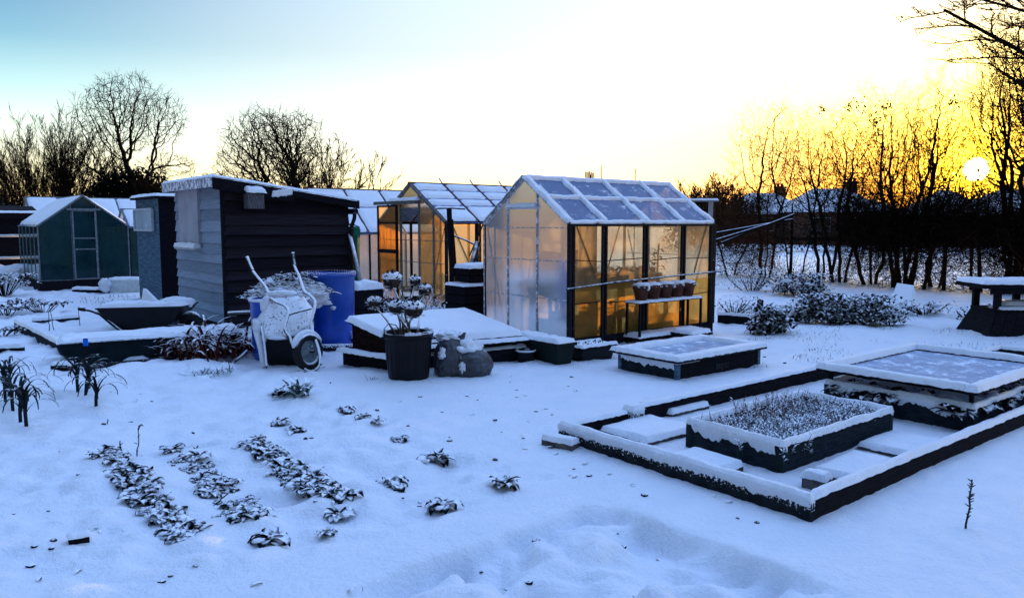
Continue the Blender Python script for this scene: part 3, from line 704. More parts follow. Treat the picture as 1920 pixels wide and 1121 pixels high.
# the big low frame
FC = P(1518, 976); LW = along(FC, BX, 1047); LL = 4.7
cB = FC + BX * LW
fr = thing('timber_border', 'large low timber frame enclosing snowy slabs and the raised beds', 'border', FC, ROT)
zt = .118
def fboard(x0, x1, y0, y1, zt, m, label=None, seed=1, snow=.03, jit=.4):
    b = MB(); b.box(x0, x1, y0, y1, -.12, zt); o = b.build('side_board', M[m], fr)
    if label: o['label'] = label
    s = MB(); s.pad(lambda x, y: Vector((x0 + x, y0 + y, zt)), x1 - x0, y1 - y0, snow, .02, seed, jit=jit, rough=.35, over=.01); s.build('snow_cap', M['snow'], o, True)
fboard(0.052, LL, 0, .05, zt, 'board_bare', 'dark front board with a rounded snow cap', 3)
fboard(0, .05, 0, LW - .0, zt - .004, 'board_plastered', 'board plastered with blown snow', 8, .034, .6)
def drape(o, top, out, L, dep, seed, t_=.012, cell=.012, parent=None, thr=0.0):
    """snow blown onto an upright face: hangs from its top edge by a varying depth"""
    n = max(4, int(L / cell)); m = 7; b = MB(); vs = []; out = Vector(out)
    for i in range(n + 1):
        x = L * i / n; d_ = dep * max(.0, min(1.1, .74 + .4 * n3(x * 4 + seed, 2) + .3 * n3(x * 13, seed) + .14 * n3(x * 38, seed + 4) - thr))
        for j in range(m + 1):
            y = j / m; th = t_ * math.sin(math.pi * min(1, .5 + .5 * y)) * min(1, d_ / .02) * (1 + .5 * n3(x * 30, y * 4 + seed)) if j < m else -.002
            vs.append(Vector(top(x)) + Vector((0, 0, -d_ * y + (.004 if j == 0 else 0))) + out * th)
    b.add(vs, [(i * (m + 1) + j, (i + 1) * (m + 1) + j, (i + 1) * (m + 1) + j + 1, i * (m + 1) + j + 1) for i in range(n) for j in range(m)])
    return b.build('blown_snow', M['snow'], parent, True)
drape(None, lambda x: (0, x, zt + .004), (-1, 0, 0), LW, .085, 3, .012, parent=fr, thr=.15)
xa = along(cB, AX, 1172); xb = along(cB, AX, 1545)
fboard(.052, xa - .02, LW - .05, LW, zt - .01, 'board_bare', None, 11, .02); fboard(xa + .14, LL, LW - .04, LW + .01, zt + .01, 'board_bare', None, 12, .02)
b = MB(); b.box(xa - .01, xa + .13, LW - .09, LW + .02, -.1, zt + .01); o = b.build('joint_block', M['board_plastered'], fr)
s = MB(); s.pad(lambda x, y: Vector((xa - .01 + x, LW - .09 + y, zt + .01)), .14, .11, .035, .02, 4); s.build('snow_cap', M['snow'], o, True)
# slabs in the frame
def slab(px, py, w, d, h, label, rot=ROT, sa=0.0):
    p = P(px, py) + AX * sa; t = thing('paving_slab', label, 'paving slab', (p.x, p.y, -.02), rot, 'slabs under snow inside the timber frame')
    b = MB(); b.box(0, w, 0, d, 0, h + .005); b.build('slab_body', M['stone'], t)
    s = MB(); s.pad(lambda x, y: Vector((x, y, h + .005)), w, d, .035, .025, px, rough=.25, over=.012); s.build('snow_cap', M['snow'], t, True)
slab(1212, 838, .56, .46, .05, 'snow covered slab at the left end of the timber frame')
slab(1366, 890, .40, .40, .05, 'snow covered slab just left of the herb bed front corner', ROT, -.24)
slab(1606, 911, .55, .28, .045, 'snow covered slab right of the small snow capped brick', ROT + .05)
slab(1722, 868, .5, .42, .045, 'snow covered slab between herb bed and glazed bed', ROT)
slab(1260, 782, .5, .38, .045, 'snow covered slab behind the herb bed left corner', ROT)
def brick(px, py, w, d, h, label, rot, m='stone', t_=.04):
    p = P(px, py); t = thing('block', label, 'block', (p.x, p.y, gz(p.x, p.y) - .02), rot)
    b = MB(); b.box(0, w, 0, d, 0, h + .02); b.build('block_body', M[m], t)
    s = MB(); s.pad(lambda x, y: Vector((x, y, h + .02)), w, d, t_, .012, px, rough=.3, over=.008); s.build('snow_cap', M['snow'], t, True)
brick(1546, 922, .10, .14, .075, 'small snow capped brick standing inside the frame front corner', ROT + .15, t_=.05)
brick(1072, 846, .1, .26, .05, 'snowy brick lying outside the left corner of the timber frame', ROT + .25)
brick(1262, 775, .16, .06, .05, 'dark half buried brick by the back board of the frame', ROT)
brick(95, 697, .2, .1, .06, 'dark stone poking from snow left of the long trough', .1)
brick(130, 1028, .09, .07, .03, 'dark clod of frozen earth at the lower left of the vegetable rows', .6, 'soil', .008)

def raised_bed(label, O, L, W, h, front_m, side_m, plants=None, snow=.035):
    t = thing('raised_bed', label, 'raised bed', (O.x, O.y, -.01), ROT); th = .03; sm = {'board_patchy': 'board'}.get(side_m, side_m)
    for i, (x0, x1, y0, y1, m) in enumerate(((0, L, 0, th, front_m), (0, L, W - th, W, 'board'), (0, th, th, W - th, sm), (L - th, L, th, W - th, 'board'))):
        b = MB(); b.box(x0, x1, y0, y1, -.1, h); o = b.build('side_board', M[m], t)
        s = MB(); s.pad(lambda x, y: Vector((x0 + x, y0 + y, h)), x1 - x0, y1 - y0, snow, .014, i * 7 + L, r=.02, over=.012, rough=.4, jit=.35); s.build('snow_cap', M['snow'], o, True)
    for (x, y) in ((-.004, -.004), (L - .05, -.004), (-.004, W - .05), (L - .05, W - .05)):
        b = MB(); b.box(x, x + .054, y, y + .054, -.1, h - .004); b.build('corner_post', M['board_patchy'], t)
    b = MB(); b.box(th, L - th, th, W - th, -.1, h * .45); b.build('soil_fill', M['snow'], t)
    if side_m == 'board_patchy': drape(None, lambda x: (0, x + .05, h), (-1, 0, 0), W - .1, h * .75, L * 7, .014, parent=t, thr=.25)
    return t
# herb bed
OH = P(1466, 887); LH = along(OH, AX, 1672); WH = along(OH, BX, 1287)
raised_bed('raised bed of frosted heather like herbs inside the timber frame', OH, LH, WH, .19, 'board', 'board_patchy')
def herb_clump(seed, red=False):
    r = random.Random(seed); m = MB(); m2 = MB()
    for k in range(34):
        az = r.random() * 6.28; L = r.uniform(.07, .15); p = Vector((r.gauss(0, .055), r.gauss(0, .055), 0)); q = p + Vector((math.cos(az) * L * .35, math.sin(az) * L * .35, L))
        m.tube([p, p.lerp(q, .6) + Vector((0, 0, .01)), q], [.0025, .002, .001], 3, False)
        for j in range(9): m.leaf(p.lerp(q, .25 + .08 * j), r.random() * 6.28, .03, .011, .5, .6, 2)
    return m
M['herb'] = mat('frosted_herb', (0.045, 0.05, 0.05), .8, var=.4, scale=9, bump=0, snow=(.35, .75, 1.1, 40))
M['herb_red'] = mat('reddish_herb', (0.14, 0.07, 0.05), .8, var=.4, scale=9, bump=0, snow=(.5, .85, 1.0, 40))
HC = [herb_clump(i) for i in range(4)]
src = {}
for i in range(58):
    x, y = R.uniform(.1, LH - .1), R.uniform(.1, WH - .1); k = i % 4; red = (y > WH * .62 and R.random() < .5)
    p = local(x, y, .06, OH); key = (k, red); lab = 'reddish frosted herb clump at the back of the herb bed' if red else 'grey frosted herb clump in the herb bed'
    if key not in src:
        o = HC[k].build('herb_plant', M['herb_red' if red else 'herb'], None, loc=p, rotz=R.random() * 6); src[key] = o
    else:
        o = src[key].copy(); C.objects.link(o); o.location = p; o.rotation_euler = (0, 0, R.random() * 6)
    s_ = R.uniform(.8, 1.2); o.scale = (s_, s_, s_ * (1.35 if red else 1.0)); tag(o, lab, 'herb', 'reddish herbs in the herb bed' if red else 'grey herbs in the herb bed')
# glazed bed
OG = P(1824, 812); WG = along(OG, BX, 1545); LG = 1.7
raised_bed('raised bed of snowed leaves under a raised glazed frame at right', OG, LG, WG, .205, 'board', 'board_patchy')
b = MB(); b.box(.62, .72, -.035, -.002, -.05, .19); tag(b.build('stake', M['board_patchy'], None, loc=(OG.x, OG.y, 0), rotz=ROT), 'short stake against the front board of the glazed bed', 'stake')
gl = thing('glazed_lid', 'thick snow rimmed glazed lid propped above the right hand bed', 'lid', (OG.x, OG.y, 0), ROT)
zl = .305
for (x, y) in ((.02, .02), (LG - .05, .02), (.02, WG - .05), (LG - .05, WG - .05)):
    b = MB(); b.box(x, x + .03, y, y + .03, .1, zl); b.build('prop', M['board_bare'], gl)
fx0, fx1, fy0, fy1, fw = -.05, LG + .1, -.03, WG + .06, .085
for i, (x0, x1, y0, y1) in enumerate(((fx0, fx1, fy0, fy0 + fw), (fx0, fx1, fy1 - fw, fy1), (fx0, fx0 + fw, fy0 + fw, fy1 - fw), (fx1 - fw, fx1, fy0 + fw, fy1 - fw))):
    b = MB(); b.box(x0, x1, y0, y1, zl, zl + .03); o = b.build('frame_rail', M['board_bare'], gl)
    s = MB(); s.pad(lambda x, y: Vector((x0 + x, y0 + y, zl + .03)), x1 - x0, y1 - y0, .05, .018, i * 9 + 2, rough=.2, over=.014); s.build('snow_cap', M['snow'], o, True)
b = MB(); b.box(fx0 + fw, fx1 - fw, fy0 + fw, fy1 - fw, zl + .004, zl + .012); b.build('lid_glass', M['lidglass'], gl)
def rosette(seed, n=16, L=.13, w=.06, lift=.75, up=0.0):
    r = random.Random(seed); m = MB(); d = MB()
    for k in range(n):
        az = k * 2.4 + r.uniform(-.4, .4); l = L * r.uniform(.6, 1.2)
        m.leaf((r.gauss(0, .015), r.gauss(0, .015), .005), az, l, w * r.uniform(.7, 1.2), lift * r.uniform(.5, 1.3), r.uniform(1.2, 2.3), 4, .35, r.uniform(-.6, .6))
    return m
for i in range(26):
    x, y = R.uniform(.1, LG - .1), R.uniform(.08, WG - .08)
    if i < 9: y = R.uniform(-.0, .08); 
    elif i < 18: x = R.uniform(-.02, .08)
    if i == 0: o = rosette(5, 18, .17, .085, .8).build('leafy_plant', M['veg'], None, True); base_leafy = o
    else: o = base_leafy.copy(); C.objects.link(o)
    o.location = local(x, y, .12, OG); o.rotation_euler = (0, 0, R.random() * 6); o.scale = (R.uniform(.8, 1.2),) * 3
    tag(o, 'snow smothered leafy plant under the raised glazed lid', 'plant', 'leafy plants in the glazed bed')
s = MB(); s.pad(lambda x, y: Vector((.04 + x, .04 + y, .13)), LG - .08, WG - .08, .05, .03, 3, rough=1.6); tag(s.build('bed_snow', M['snow'], None, True, (OG.x, OG.y, 0), ROT), 'lumpy snow filling the bed under the glazed lid', 'snow')
# bed behind it
OK_ = P(1894, 702); 
raised_bed('low narrow raised bed behind the glazed bed at right edge', OK_, 1.15, along(OK_, BX, 1797), .12, 'board_bare', 'board')
# cold frame with printing
OC = P(1270, 712); LC = along(OC, AX, 1424); WC = along(OC, BX, 1160)
cf = thing('cold_frame', 'small low cold frame with snowy glazed lid before the greenhouse', 'cold frame', (OC.x, OC.y, -.02), ROT)
hb = zat(OC, 682) + .02
for (x0, x1, y0, y1, m, lb) in ((0, LC, 0, .03, 'board_bare', 'dark front board with faint printing'), (0, LC, WC - .03, WC, 'board', None), (0, .03, .03, WC - .03, 'board', 'end board with snow stuck in patches'), (LC - .03, LC, .03, WC - .03, 'board', None)):
    b = MB(); b.box(x0, x1, y0, y1, -.05, hb); o = b.build('side_board', M[m], cf)
    if lb: o['label'] = lb
for (x, y) in ((-.006, -.006), (LC - .04, -.006), (-.006, WC - .04)):
    b = MB(); b.box(x, x + .046, y, y + .046, -.05, hb - .004); b.build('corner_post', M['blue_board'], cf)
s = MB(); s.pad(lambda x, y: Vector((-.008 + x, -.008 + y, hb)), .045, WC, .02, .012, 4, jit=.8); s.pad(lambda x, y: Vector((.03 + x, -.014 + y, hb)), .3, .03, .016, .012, 5, jit=.8)
s.build('ledge_snow', M['snow'], cf, True)
drape(None, lambda x: (0, x + .04, hb), (-1, 0, 0), WC - .08, .13, 9, .014, parent=cf, thr=.2)
zl = hb + .012; fx0, fx1, fy0, fy1, fw = -.07, LC + .05, -.06, WC + .06, .16
ld = MB(); ld.box(fx0 + fw, fx1 - fw, fy0 + fw, fy1 - fw, zl + .018, zl + .026); ldo = ld.build('lid_glass', M['lidglass'], cf)
for i, (x0, x1, y0, y1) in enumerate(((fx0, fx1, fy0, fy0 + fw), (fx0, fx1, fy1 - fw, fy1), (fx0, fx0 + fw, fy0 + fw, fy1 - fw), (fx1 - fw, fx1, fy0 + fw, fy1 - fw))):
    b = MB(); b.box(x0, x1, y0, y1, zl, zl + .03); o = b.build('lid_rail', M['board'], cf)
    s = MB(); s.pad(lambda x, y: Vector((x0 + x, y0 + y, zl + .03)), x1 - x0, y1 - y0, .045, .02, i * 5 + 1, rough=.25, over=.012, jit=.5); s.build('snow_cap', M['snow'], o, True)
fc = bpy.data.curves.new('printed_lettering', 'FONT'); fc.body = 'supa:'; fc.size = .115; fc.extrude = .0008; fc.align_x = 'CENTER'
tmp = bpy.data.objects.new('lettering_curve', fc); C.objects.link(tmp); dg = bpy.context.evaluated_depsgraph_get(); lm = bpy.data.meshes.new_from_object(tmp.evaluated_get(dg)); bpy.data.objects.remove(tmp)
fo = bpy.data.objects.new('printed_lettering', lm); C.objects.link(fo); fo.parent = cf; fo.location = (LC * .52, -.0022, .055); fo.rotation_euler = (math.pi / 2, 0, 0)
lm.materials.clear(); lm.materials.append(mat('faded_grey_print', (0.05, 0.048, 0.055), .9, var=.5, scale=12, bump=0))

# ------------------------------------------------------------------ snow topped frame left of the greenhouse
def C3(px, py, z): return P(px, py, z)
FL, FR, BR, BL = C3(747, 646, .30), C3(979, 627, .30), C3(871, 583, .5), C3(650, 600, .5)
cx = thing('cold_frame', 'large cold frame with a smooth sloping snow lid beside the blue barrel', 'cold frame', (FL.x, FL.y, 0), 0)
rel = lambda p, z=None: Vector((p.x - FL.x, p.y - FL.y, p.z if z is None else z))
ins = lambda p, z, k=.06: rel(p.lerp((FL + FR + BR + BL) / 4, k), z)
b = MB(); b.hexa([ins(FL, .17), ins(FR, .17), ins(BR, .17), ins(BL, .17)], [ins(FL, .275), ins(FR, .275), ins(BR, .47), ins(BL, .47)])
tag(b.build('frame_body', mat('brown_frame_wood', (0.018, 0.009, 0.008), .8, var=.5, scale=5, stretch=(2, 2, 9)), cx), 'dark brown timber body')
b = MB(); b.hexa([rel(FL, .272), rel(FR, .272), rel(BR, .472), rel(BL, .472)], [rel(FL, .30), rel(FR, .30), rel(BR, .50), rel(BL, .50)]); lid = b.build('lid', M['board_bare'], cx)
s = MB(); f2 = lambda x, y: rel(FL.lerp(FR, x).lerp(BL.lerp(BR, x), y)) + Vector((0, 0, .002))
Lq, Wq = (FR - FL).length, (BL - FL).length
s.pad(lambda x, y: f2(x / Lq, y / Wq), Lq, Wq, .055, .04, 4, rough=.12, over=.02, jit=.35); s.build('lid_snow', M['snow'], lid, True)
dF = (FR - FL); dF.z = 0; dF.normalize(); nF = Vector((dF.y, -dF.x, 0))
b = MB(); 
p0 = rel(FL, .26) + nF * .02 + dF * .75; p1 = rel(FR, .26) + nF * .02 + dF * .02
for (z, off) in ((.235, .05), ):
    b.bar(rel(FL, z) + nF * off + dF * .3, rel(FR, z) + nF * off + dF * .03, .09, .03)
    s = MB(); s.pad(lambda x, y: rel(FL, z + .015) + nF * (off - .045 + y) + dF * (.3 + x), Lq - .28, .09, .035, .02, 6); 
o = b.build('front_rail', M['board_bare'], cx); s.build('snow_cap', M['snow'], o, True)
# timber base under it
b = MB(); e = [ins(FL, -.1, -.05), ins(FR, -.1, -.05), ins(BR, -.1, -.05), ins(BL, -.1, -.05)]; e2 = [Vector((p.x, p.y, .155)) for p in e]
bs = thing('timber_base', 'dark timber base the large snowy cold frame sits on', 'timber', (FL.x, FL.y, 0), 0)
b.hexa(e, e2); b.build('timber_body', M['board_bare'], bs)
s = MB(); d1 = (e[3] - e[0]); L1 = d1.length; d1.normalize(); n1 = Vector((-d1.y, d1.x, 0))
s.pad(lambda x, y: e2[0] + d1 * x + n1 * (y - .0) , L1, .09, .04, .02, 5); d1b = (e[1] - e[0]); L1b = d1b.length; d1b.normalize(); n1b = Vector((-d1b.y, d1b.x, 0))
s.pad(lambda x, y: e2[0] + d1b * x + n1b * (y - .0), L1b, .09, .03, .02, 6); s.build('snow_cap', M['snow'], bs, True)
# ------------------------------------------------------------------ ribbed bin with seed heads
pb = P(766, 708); pb = Vector((pb.x, pb.y + .02, -.02))
t = thing('dustbin', 'black ribbed dustbin full of cut stalks, snow round its rim', 'bin', pb)
rb = lambda k, z: (.035 if k % 4 < 2 else -.02) if .03 < z < .44 else 0
m = MB(); m.lathe([(.205, 0), (.21, .03), (.228, .25), (.242, .44), (.246, .445), (.262, .46), (.264, .50), (.255, .505), (.245, .48), (.236, .40), (.0, .40)], 72, rib=rb); m.build('bin_body', M['plastic_black'], t)
m = MB()
for s_ in (1, -1): m.tube([(s_ * .25, -.05, .44), (s_ * .285, -.03, .44), (s_ * .285, .03, .44), (s_ * .25, .05, .44)], .012)
m.build('side_handles', M['plastic_black'], t)
m = MB(); n = 48
for k in range(n):
    a0, a1 = 6.283 * k / n, 6.283 * (k + 1) / n
    if n3(k * .35, 4.4) < -.22: continue
    h = .018 + .012 * n3(k * .5, 1)
    r0, r1 = .235, .268
    q = lambda r, a, z: (r * math.cos(a), r * math.sin(a), z)
    m.add([q(r0, a0, .5), q(r1, a0, .495), q(r1, a1, .495), q(r0, a1, .5), q(r0 + .01, a0, .505 + h), q(r1 - .006, a0, .502 + h), q(r1 - .006, a1, .502 + h), q(r0 + .01, a1, .505 + h)], [(0, 3, 2, 1), (4, 5, 6, 7), (0, 1, 5, 4), (1, 2, 6, 5), (2, 3, 7, 6), (3, 0, 4, 7)])
m.blob((0, 0, .41), .2, 3, .3, 4, (1.05, 1.05, .3), 3); m.build('rim_snow', M['snow'], t, True)
# stalks and heads
def seedhead_mesh(seed):
    r = random.Random(seed); m = MB(); m.blob((0, 0, 0), .055, 3, .25, 3, (1, 1, .85), seed)
    for k in range(70):
        v = Vector((r.gauss(0, 1), r.gauss(0, 1), r.gauss(0, 1))).normalized(); az = math.atan2(v.y, v.x)
        m.leaf(Vector((v.x * .045, v.y * .045, v.z * .04)), az, .045, .022, math.asin(max(-1, min(1, v.z))) * .8 + .3, -.5, 2)
    s = MB(); s.blob((0, 0, .03), .058, 3, .35, 4, (1.05, 1.05, .55), seed + 9, flat=.018)
    return m, s
heads = [(735, 528, 8.10, 1.35), (778, 528, 8.35, .85), (797, 545, 8.3, .95), (702, 568, 8.2, 1.0), (744, 578, 7.9, 1.15), (776, 582, 7.75, 1.35)]
hl = ['largest round snow capped seed head, upper left of the bin stalks', 'small seed head highest at the right of the bin stalks', 'small seed head beside the wooden pile right of the bin stalks', 'drooping seed head leaning left out of the bin', 'dark curled seed head low over the middle of the bin', 'big snow capped seed head lowest over the bin']
for i, (px, py, Y, s_) in enumerate(heads):
    hp = D(px, py, Y); q = thing('seed_head_stalk', hl[i], 'stalk', hp, R.random() * 6)
    a, s2 = seedhead_mesh(i * 3 + 1)
    s_ *= 1.22; o = a.build('seed_head', M['seedhead'], q); o.scale = (s_,) * 3
    o = s2.build('snow_cap', M['snow'], q, True); o.scale = (s_,) * 3
    foot = pb + Vector((R.uniform(-.1, .1), R.uniform(-.1, .1), .42)); rz_ = Matrix.Rotation(-q.rotation_euler.z, 3, 'Z'); v = rz_ @ (foot - hp)
    st = MB(); st.tube([(0, 0, -.03), v * .5 + Vector((.02, 0, .02)), v], [.008, .010, .013], 6); st.build('stem', M['stalk'], q, True)
for i, (px, py, Y, lb) in enumerate(((746, 590, 7.95, 'cut stalk standing in the bin, left of the snow capped heads'), (752, 575, 8.05, 'pale cut stalk upright in the middle of the bin'), (762, 588, 8.1, 'thin cut stalk at the back of the bin'), (786, 600, 8.1, 'short thick stump of stalk in the bin'), (803, 622, 7.9, 'stub of stalk lying over the right rim of the bin'), (706, 500, 8.2, None))):
    if lb is None: continue
    a = D(px, py, Y); st = MB(); ft = pb + Vector((R.uniform(-.12, .12), R.uniform(-.1, .1), .40)); st.tube([a - ft, (a - ft) * .5 + Vector((.008, 0, 0)), (0, 0, 0)], [.012, .015, .016], 6)
    tag(st.build('cut_stalk', M['stalk'], None, True, ft), lb, 'stalk')
st = MB(); st.tube([D(722, 640, 7.8), D(720, 616, 7.85), D(728, 607, 7.9), D(742, 609, 8.0), D(748, 618, 8.0)], .006, 6); tag(st.build('wire_hoop', M['metal_dark'], None, True), 'thin bent wire hoop on the left rim of the bin', 'wire')
# sack
ps = P(862, 706); t = thing('polythene_sack', 'crumpled grey polythene sack with snow in its folds beside the bin', 'sack', (ps.x, ps.y + .12, -.03), .25)
def sack(sx, sy, sz, c, seed):
    m = MB(); bm = bmesh.new(); bmesh.ops.create_icosphere(bm, subdivisions=5, radius=1); vs = []
    for v in bm.verts:
        p = v.co.copy(); az = math.atan2(p.y, p.x)
        k = 1 + .10 * n3(p.x * 1.6 + seed, p.y * 1.6, p.z * 1.6) + .05 * math.sin(az * 11 + 7 * n3(p.x * 2, p.y * 2, p.z * 3 + seed)) * (1 - p.z * p.z) * .9 + .03 * n3(p.x * 9, p.y * 9 + seed, p.z * 3)
        if p.z < -.55: p.z = -.55 + (p.z + .55) * .12
        top = max(0, p.z - .55); k *= 1 - .35 * top
        vs.append((c[0] + p.x * k * sx, c[1] + p.y * k * sy, c[2] + (p.z + .57) * sz))
    m.add(vs, [tuple(v.index for v in f.verts) for f in bm.faces]); bm.free(); return m
m = sack(.19, .19, .30, (-.10, .02, 0), 3); m2 = sack(.22, .2, .225, (.11, -.03, 0), 8); m.add(m2.v, m2.f); m.build('sack_body', M['sack'], t, True)
m = MB(); m.tube([(-.04, .0, .40), (.02, -.03, .44), (.04, -.06, .49)], [.05, .03, .012], 7); m.build('tied_neck', M['sack'], t, True)
m = MB(); m.blob((.06, -.06, .29), .13, 4, .55, 2.2, (1.15, .7, .9), 7); m.blob((.0, -.15, .14), .07, 3, .5, 3, (.7, .7, 1.5), 2); m.blob((-.2, -.1, .27), .06, 3, .5, 3, (.8, .7, 1.2), 5); m.blob((-.1, .06, .44), .13, 4, .35, 3, (1.2, 1, .5), 6)
m.build('snow_clumps', M['snow'], t, True)

# ------------------------------------------------------------------ blue barrels, brush, wheelbarrow
pB = D(619, 640, 10.15); pB = Vector((pB.x, pB.y, -.02))
t = thing('water_barrel', 'bright blue plastic barrel with splashes of snow beside the wheelbarrow', 'barrel', pB)
m = MB(); m.lathe([(.30, 0), (.315, .03), (.325, .5), (.335, .93), (.352, .935), (.354, .975), (.338, .98), (.33, .93), (.31, .6), (0, .6)], 48); m.build('barrel_body', M['blue_plastic'], t, True)
m = MB()
for k in range(60):
    a0, a1 = 6.283 * k / 60, 6.283 * (k + 1) / 60; h = .016 + .012 * n3(k * .3, 2.2); q = lambda r, a, z: (r * math.cos(a), r * math.sin(a), z)
    m.add([q(.332, a0, .98), q(.358, a0, .972), q(.358, a1, .972), q(.332, a1, .98), q(.336, a0, .983 + h), q(.352, a0, .98 + h), q(.352, a1, .98 + h), q(.336, a1, .983 + h)], [(4, 5, 6, 7), (0, 1, 5, 4), (2, 3, 7, 6)])
for k, (az, z, r) in enumerate(((-1.95, .80, .05), (-1.75, .84, .035), (-2.2, .83, .04), (-1.85, .74, .03), (-1.2, .55, .03), (-1.5, .66, .015), (-2.05, .6, .012))): m.blob((.335 * math.cos(az), .335 * math.sin(az), z), r, 3, .6, 4, (1.2, .35, .8), k + 2)
m.build('stuck_snow', M['snow'], t, True)
m = MB(); m.box(-.2, .42, -.46, -.38, .02, .07); m.pad(lambda x, y: Vector((-.2 + x, -.46 + y, .07)), .62, .08, .03, .02, 3); tag(m.build('plank', M['board_plastered'], None, True, pB, .1), 'snowy strip of wood at the foot of the blue barrel', 'plank')
pB2 = D(527, 660, 9.35); pB2 = Vector((pB2.x, pB2.y, -.02))
t = thing('water_barrel', 'second blue barrel mostly hidden behind the upended wheelbarrow', 'barrel', pB2)
m = MB(); m.lathe([(.31, 0), (.325, .03), (.335, .4), (.345, .68), (.36, .69), (.36, .72), (.34, .72), (.32, .5), (0, .5)], 40); m.build('barrel_body', M['blue_plastic'], t, True)
m = MB(); m.lathe([(.352, .70), (.362, .705), (.362, .73), (.345, .735), (.338, .72)], 40); m.build('rim_snow', M['snow'], t, True)
r = random.Random(3); m = MB()
hc = D(536, 530, 9.75)
bt = thing('brush_heap', 'heap of snowy cut stems piled over barrels behind the wheelbarrow', 'brush heap', (hc.x, hc.y, 0), .15)
for k in range(280):
    x, y = r.gauss(0, .28), r.gauss(0, .14)
    if abs(x) > .62: continue
    z = .70 + (.23 + .05 * r.random()) * max(0, 1 - (x - .12) ** 2 / .36) * max(0.2, 1 - y * y / .16) * r.uniform(.7, 1.1)
    az = r.gauss(.2, .35) + (math.pi if r.random() < .5 else 0); L = r.uniform(.05, .13)
    d = Vector((math.cos(az), math.sin(az), r.gauss(-.1, .3))); p = Vector((x, y, z))
    m.tube([p, p + d * L * .5 + Vector((0, 0, .015)), p + d * L], [.007, .007, .004], 4, False)
m.build('stems', M['dryveg'], bt)
m = MB(); m.blob((.06, .02, .70), .46, 5, .3, 5, (1.05, .5, .46), 2); m.build('snow_cover', M['snow'], bt, True)
# wheelbarrow stood on its nose, underside to us
wb = thing('wheelbarrow', 'upended wheelbarrow plastered with snow, handles in the air and wheel down', 'wheelbarrow', P(540, 690), 0)
o_ = wb.location.copy(); W_ = lambda px, py, Y: D(px, py, Y) - o_
m = MB(); m.tube([W_(580, 700, 8.45), W_(566, 690, 8.45)], .01)
# tray: rim ring (behind) and floor (towards us)
rim = [W_(474, 606, 9.05), W_(505, 548, 9.25), W_(566, 546, 9.22), W_(588, 580, 9.12), W_(591, 622, 8.98), W_(560, 642, 8.84), W_(506, 644, 8.82), W_(488, 640, 8.9)]
flo = [W_(497, 596, 8.84), W_(512, 560, 8.96), W_(556, 558, 8.94), W_(574, 580, 8.86), W_(572, 612, 8.72), W_(548, 630, 8.66), W_(505, 632, 8.66), W_(498, 622, 8.70)]
m = MB(); m.add(rim + flo, [(i, (i + 1) % 8, 8 + (i + 1) % 8, 8 + i) for i in range(8)] + [tuple(range(8, 16))])
me_t = m.build('tray', M['plastered_tray'], wb, False)
bmx = bmesh.new(); bmx.from_mesh(me_t.data); bmesh.ops.subdivide_edges(bmx, edges=bmx.edges[:], cuts=4, use_grid_fill=True)
bmesh.ops.triangulate(bmx, faces=bmx.faces[:]); bmesh.ops.smooth_vert(bmx, verts=bmx.verts[:], factor=.5, use_axis_x=True, use_axis_y=True, use_axis_z=True)
for v in bmx.verts: v.co += Vector((n3(v.co.x * 9, v.co.z * 9), -abs(n3(v.co.x * 12, v.co.z * 12, 4)), n3(v.co.x * 9, v.co.z * 9, 8))) * .012
bmx.to_mesh(me_t.data); bmx.free(); me_t.data.polygons.foreach_set('use_smooth', [True] * len(me_t.data.polygons))
m = MB(); m.add([W_(500, 633, 8.66), W_(560, 630, 8.66), W_(575, 668, 8.74), W_(556, 690, 8.8), W_(506, 688, 8.8), W_(494, 668, 8.8)], [(0, 1, 2, 3, 4, 5)])
m.build('tray_nose', M['plastic_black'], wb)
m = MB(); m.tube([W_(478, 600, 9.0), W_(482, 628, 8.82), W_(490, 655, 8.74), W_(494, 688, 8.66)], [.03, .034, .034, .03], 8); m.blob(W_(482, 615, 8.86), .06, 3, .4, 3, (.8, .8, 1.6), 3); m.blob(W_(500, 575, 9.02), .1, 3, .4, 3, (.7, .8, 1.3), 7); m.blob(W_(534, 552, 9.08), .16, 4, .3, 3, (1.4, .5, .3), 9)
m.blob(W_(520, 634, 8.66), .05, 3, .4, 3, (2.2, .5, .4), 5)
m.build('snow_clumps', M['snow'], wb, True)
def tubes(pts, r_, nm, mt='tube_snow'):
    q = MB(); P3 = [W_(*p) for p in pts]; s = []
    for i in range(len(P3) - 1):
        for k in range(5):
            t_ = k / 5; p0 = P3[max(i - 1, 0)]; p1 = P3[i]; p2 = P3[i + 1]; p3 = P3[min(i + 2, len(P3) - 1)]
            s.append(.5 * ((2 * p1) + (p2 - p0) * t_ + (2 * p0 - 5 * p1 + 4 * p2 - p3) * t_ * t_ + (3 * p1 - p0 - 3 * p2 + p3) * t_ ** 3))
    s.append(P3[-1]); q.tube(s, r_, 8); return q.build(nm, M[mt], wb, True)
hA = [(463, 482, 9.55), (474, 508, 9.45), (498, 538, 9.25), (506, 556, 9.05), (518, 566, 8.86), (534, 573, 8.74), (541, 585, 8.68), (537, 602, 8.62), (534, 618, 8.58), (543, 632, 8.56), (549, 648, 8.52), (556, 657, 8.5), (570, 655, 8.5)]
hB = [(549, 474, 9.5), (552, 498, 9.42), (561, 518, 9.3), (570, 545, 9.1), (580, 553, 8.95), (590, 564, 8.85), (590, 578, 8.78), (586, 595, 8.72), (584, 610, 8.68), (588, 628, 8.62), (596, 650, 8.55), (600, 668, 8.48), (601, 684, 8.42)]
a = tubes(hA, .017, 'tube_handle'); b_ = tubes(hB, .017, 'tube_handle')
tubes([(463, 482, 9.55), (470, 500, 9.48), (474, 508, 9.45)], .022, 'grip', 'rubber'); tubes([(549, 474, 9.5), (551, 490, 9.45), (553, 500, 9.42)], .022, 'grip', 'rubber')
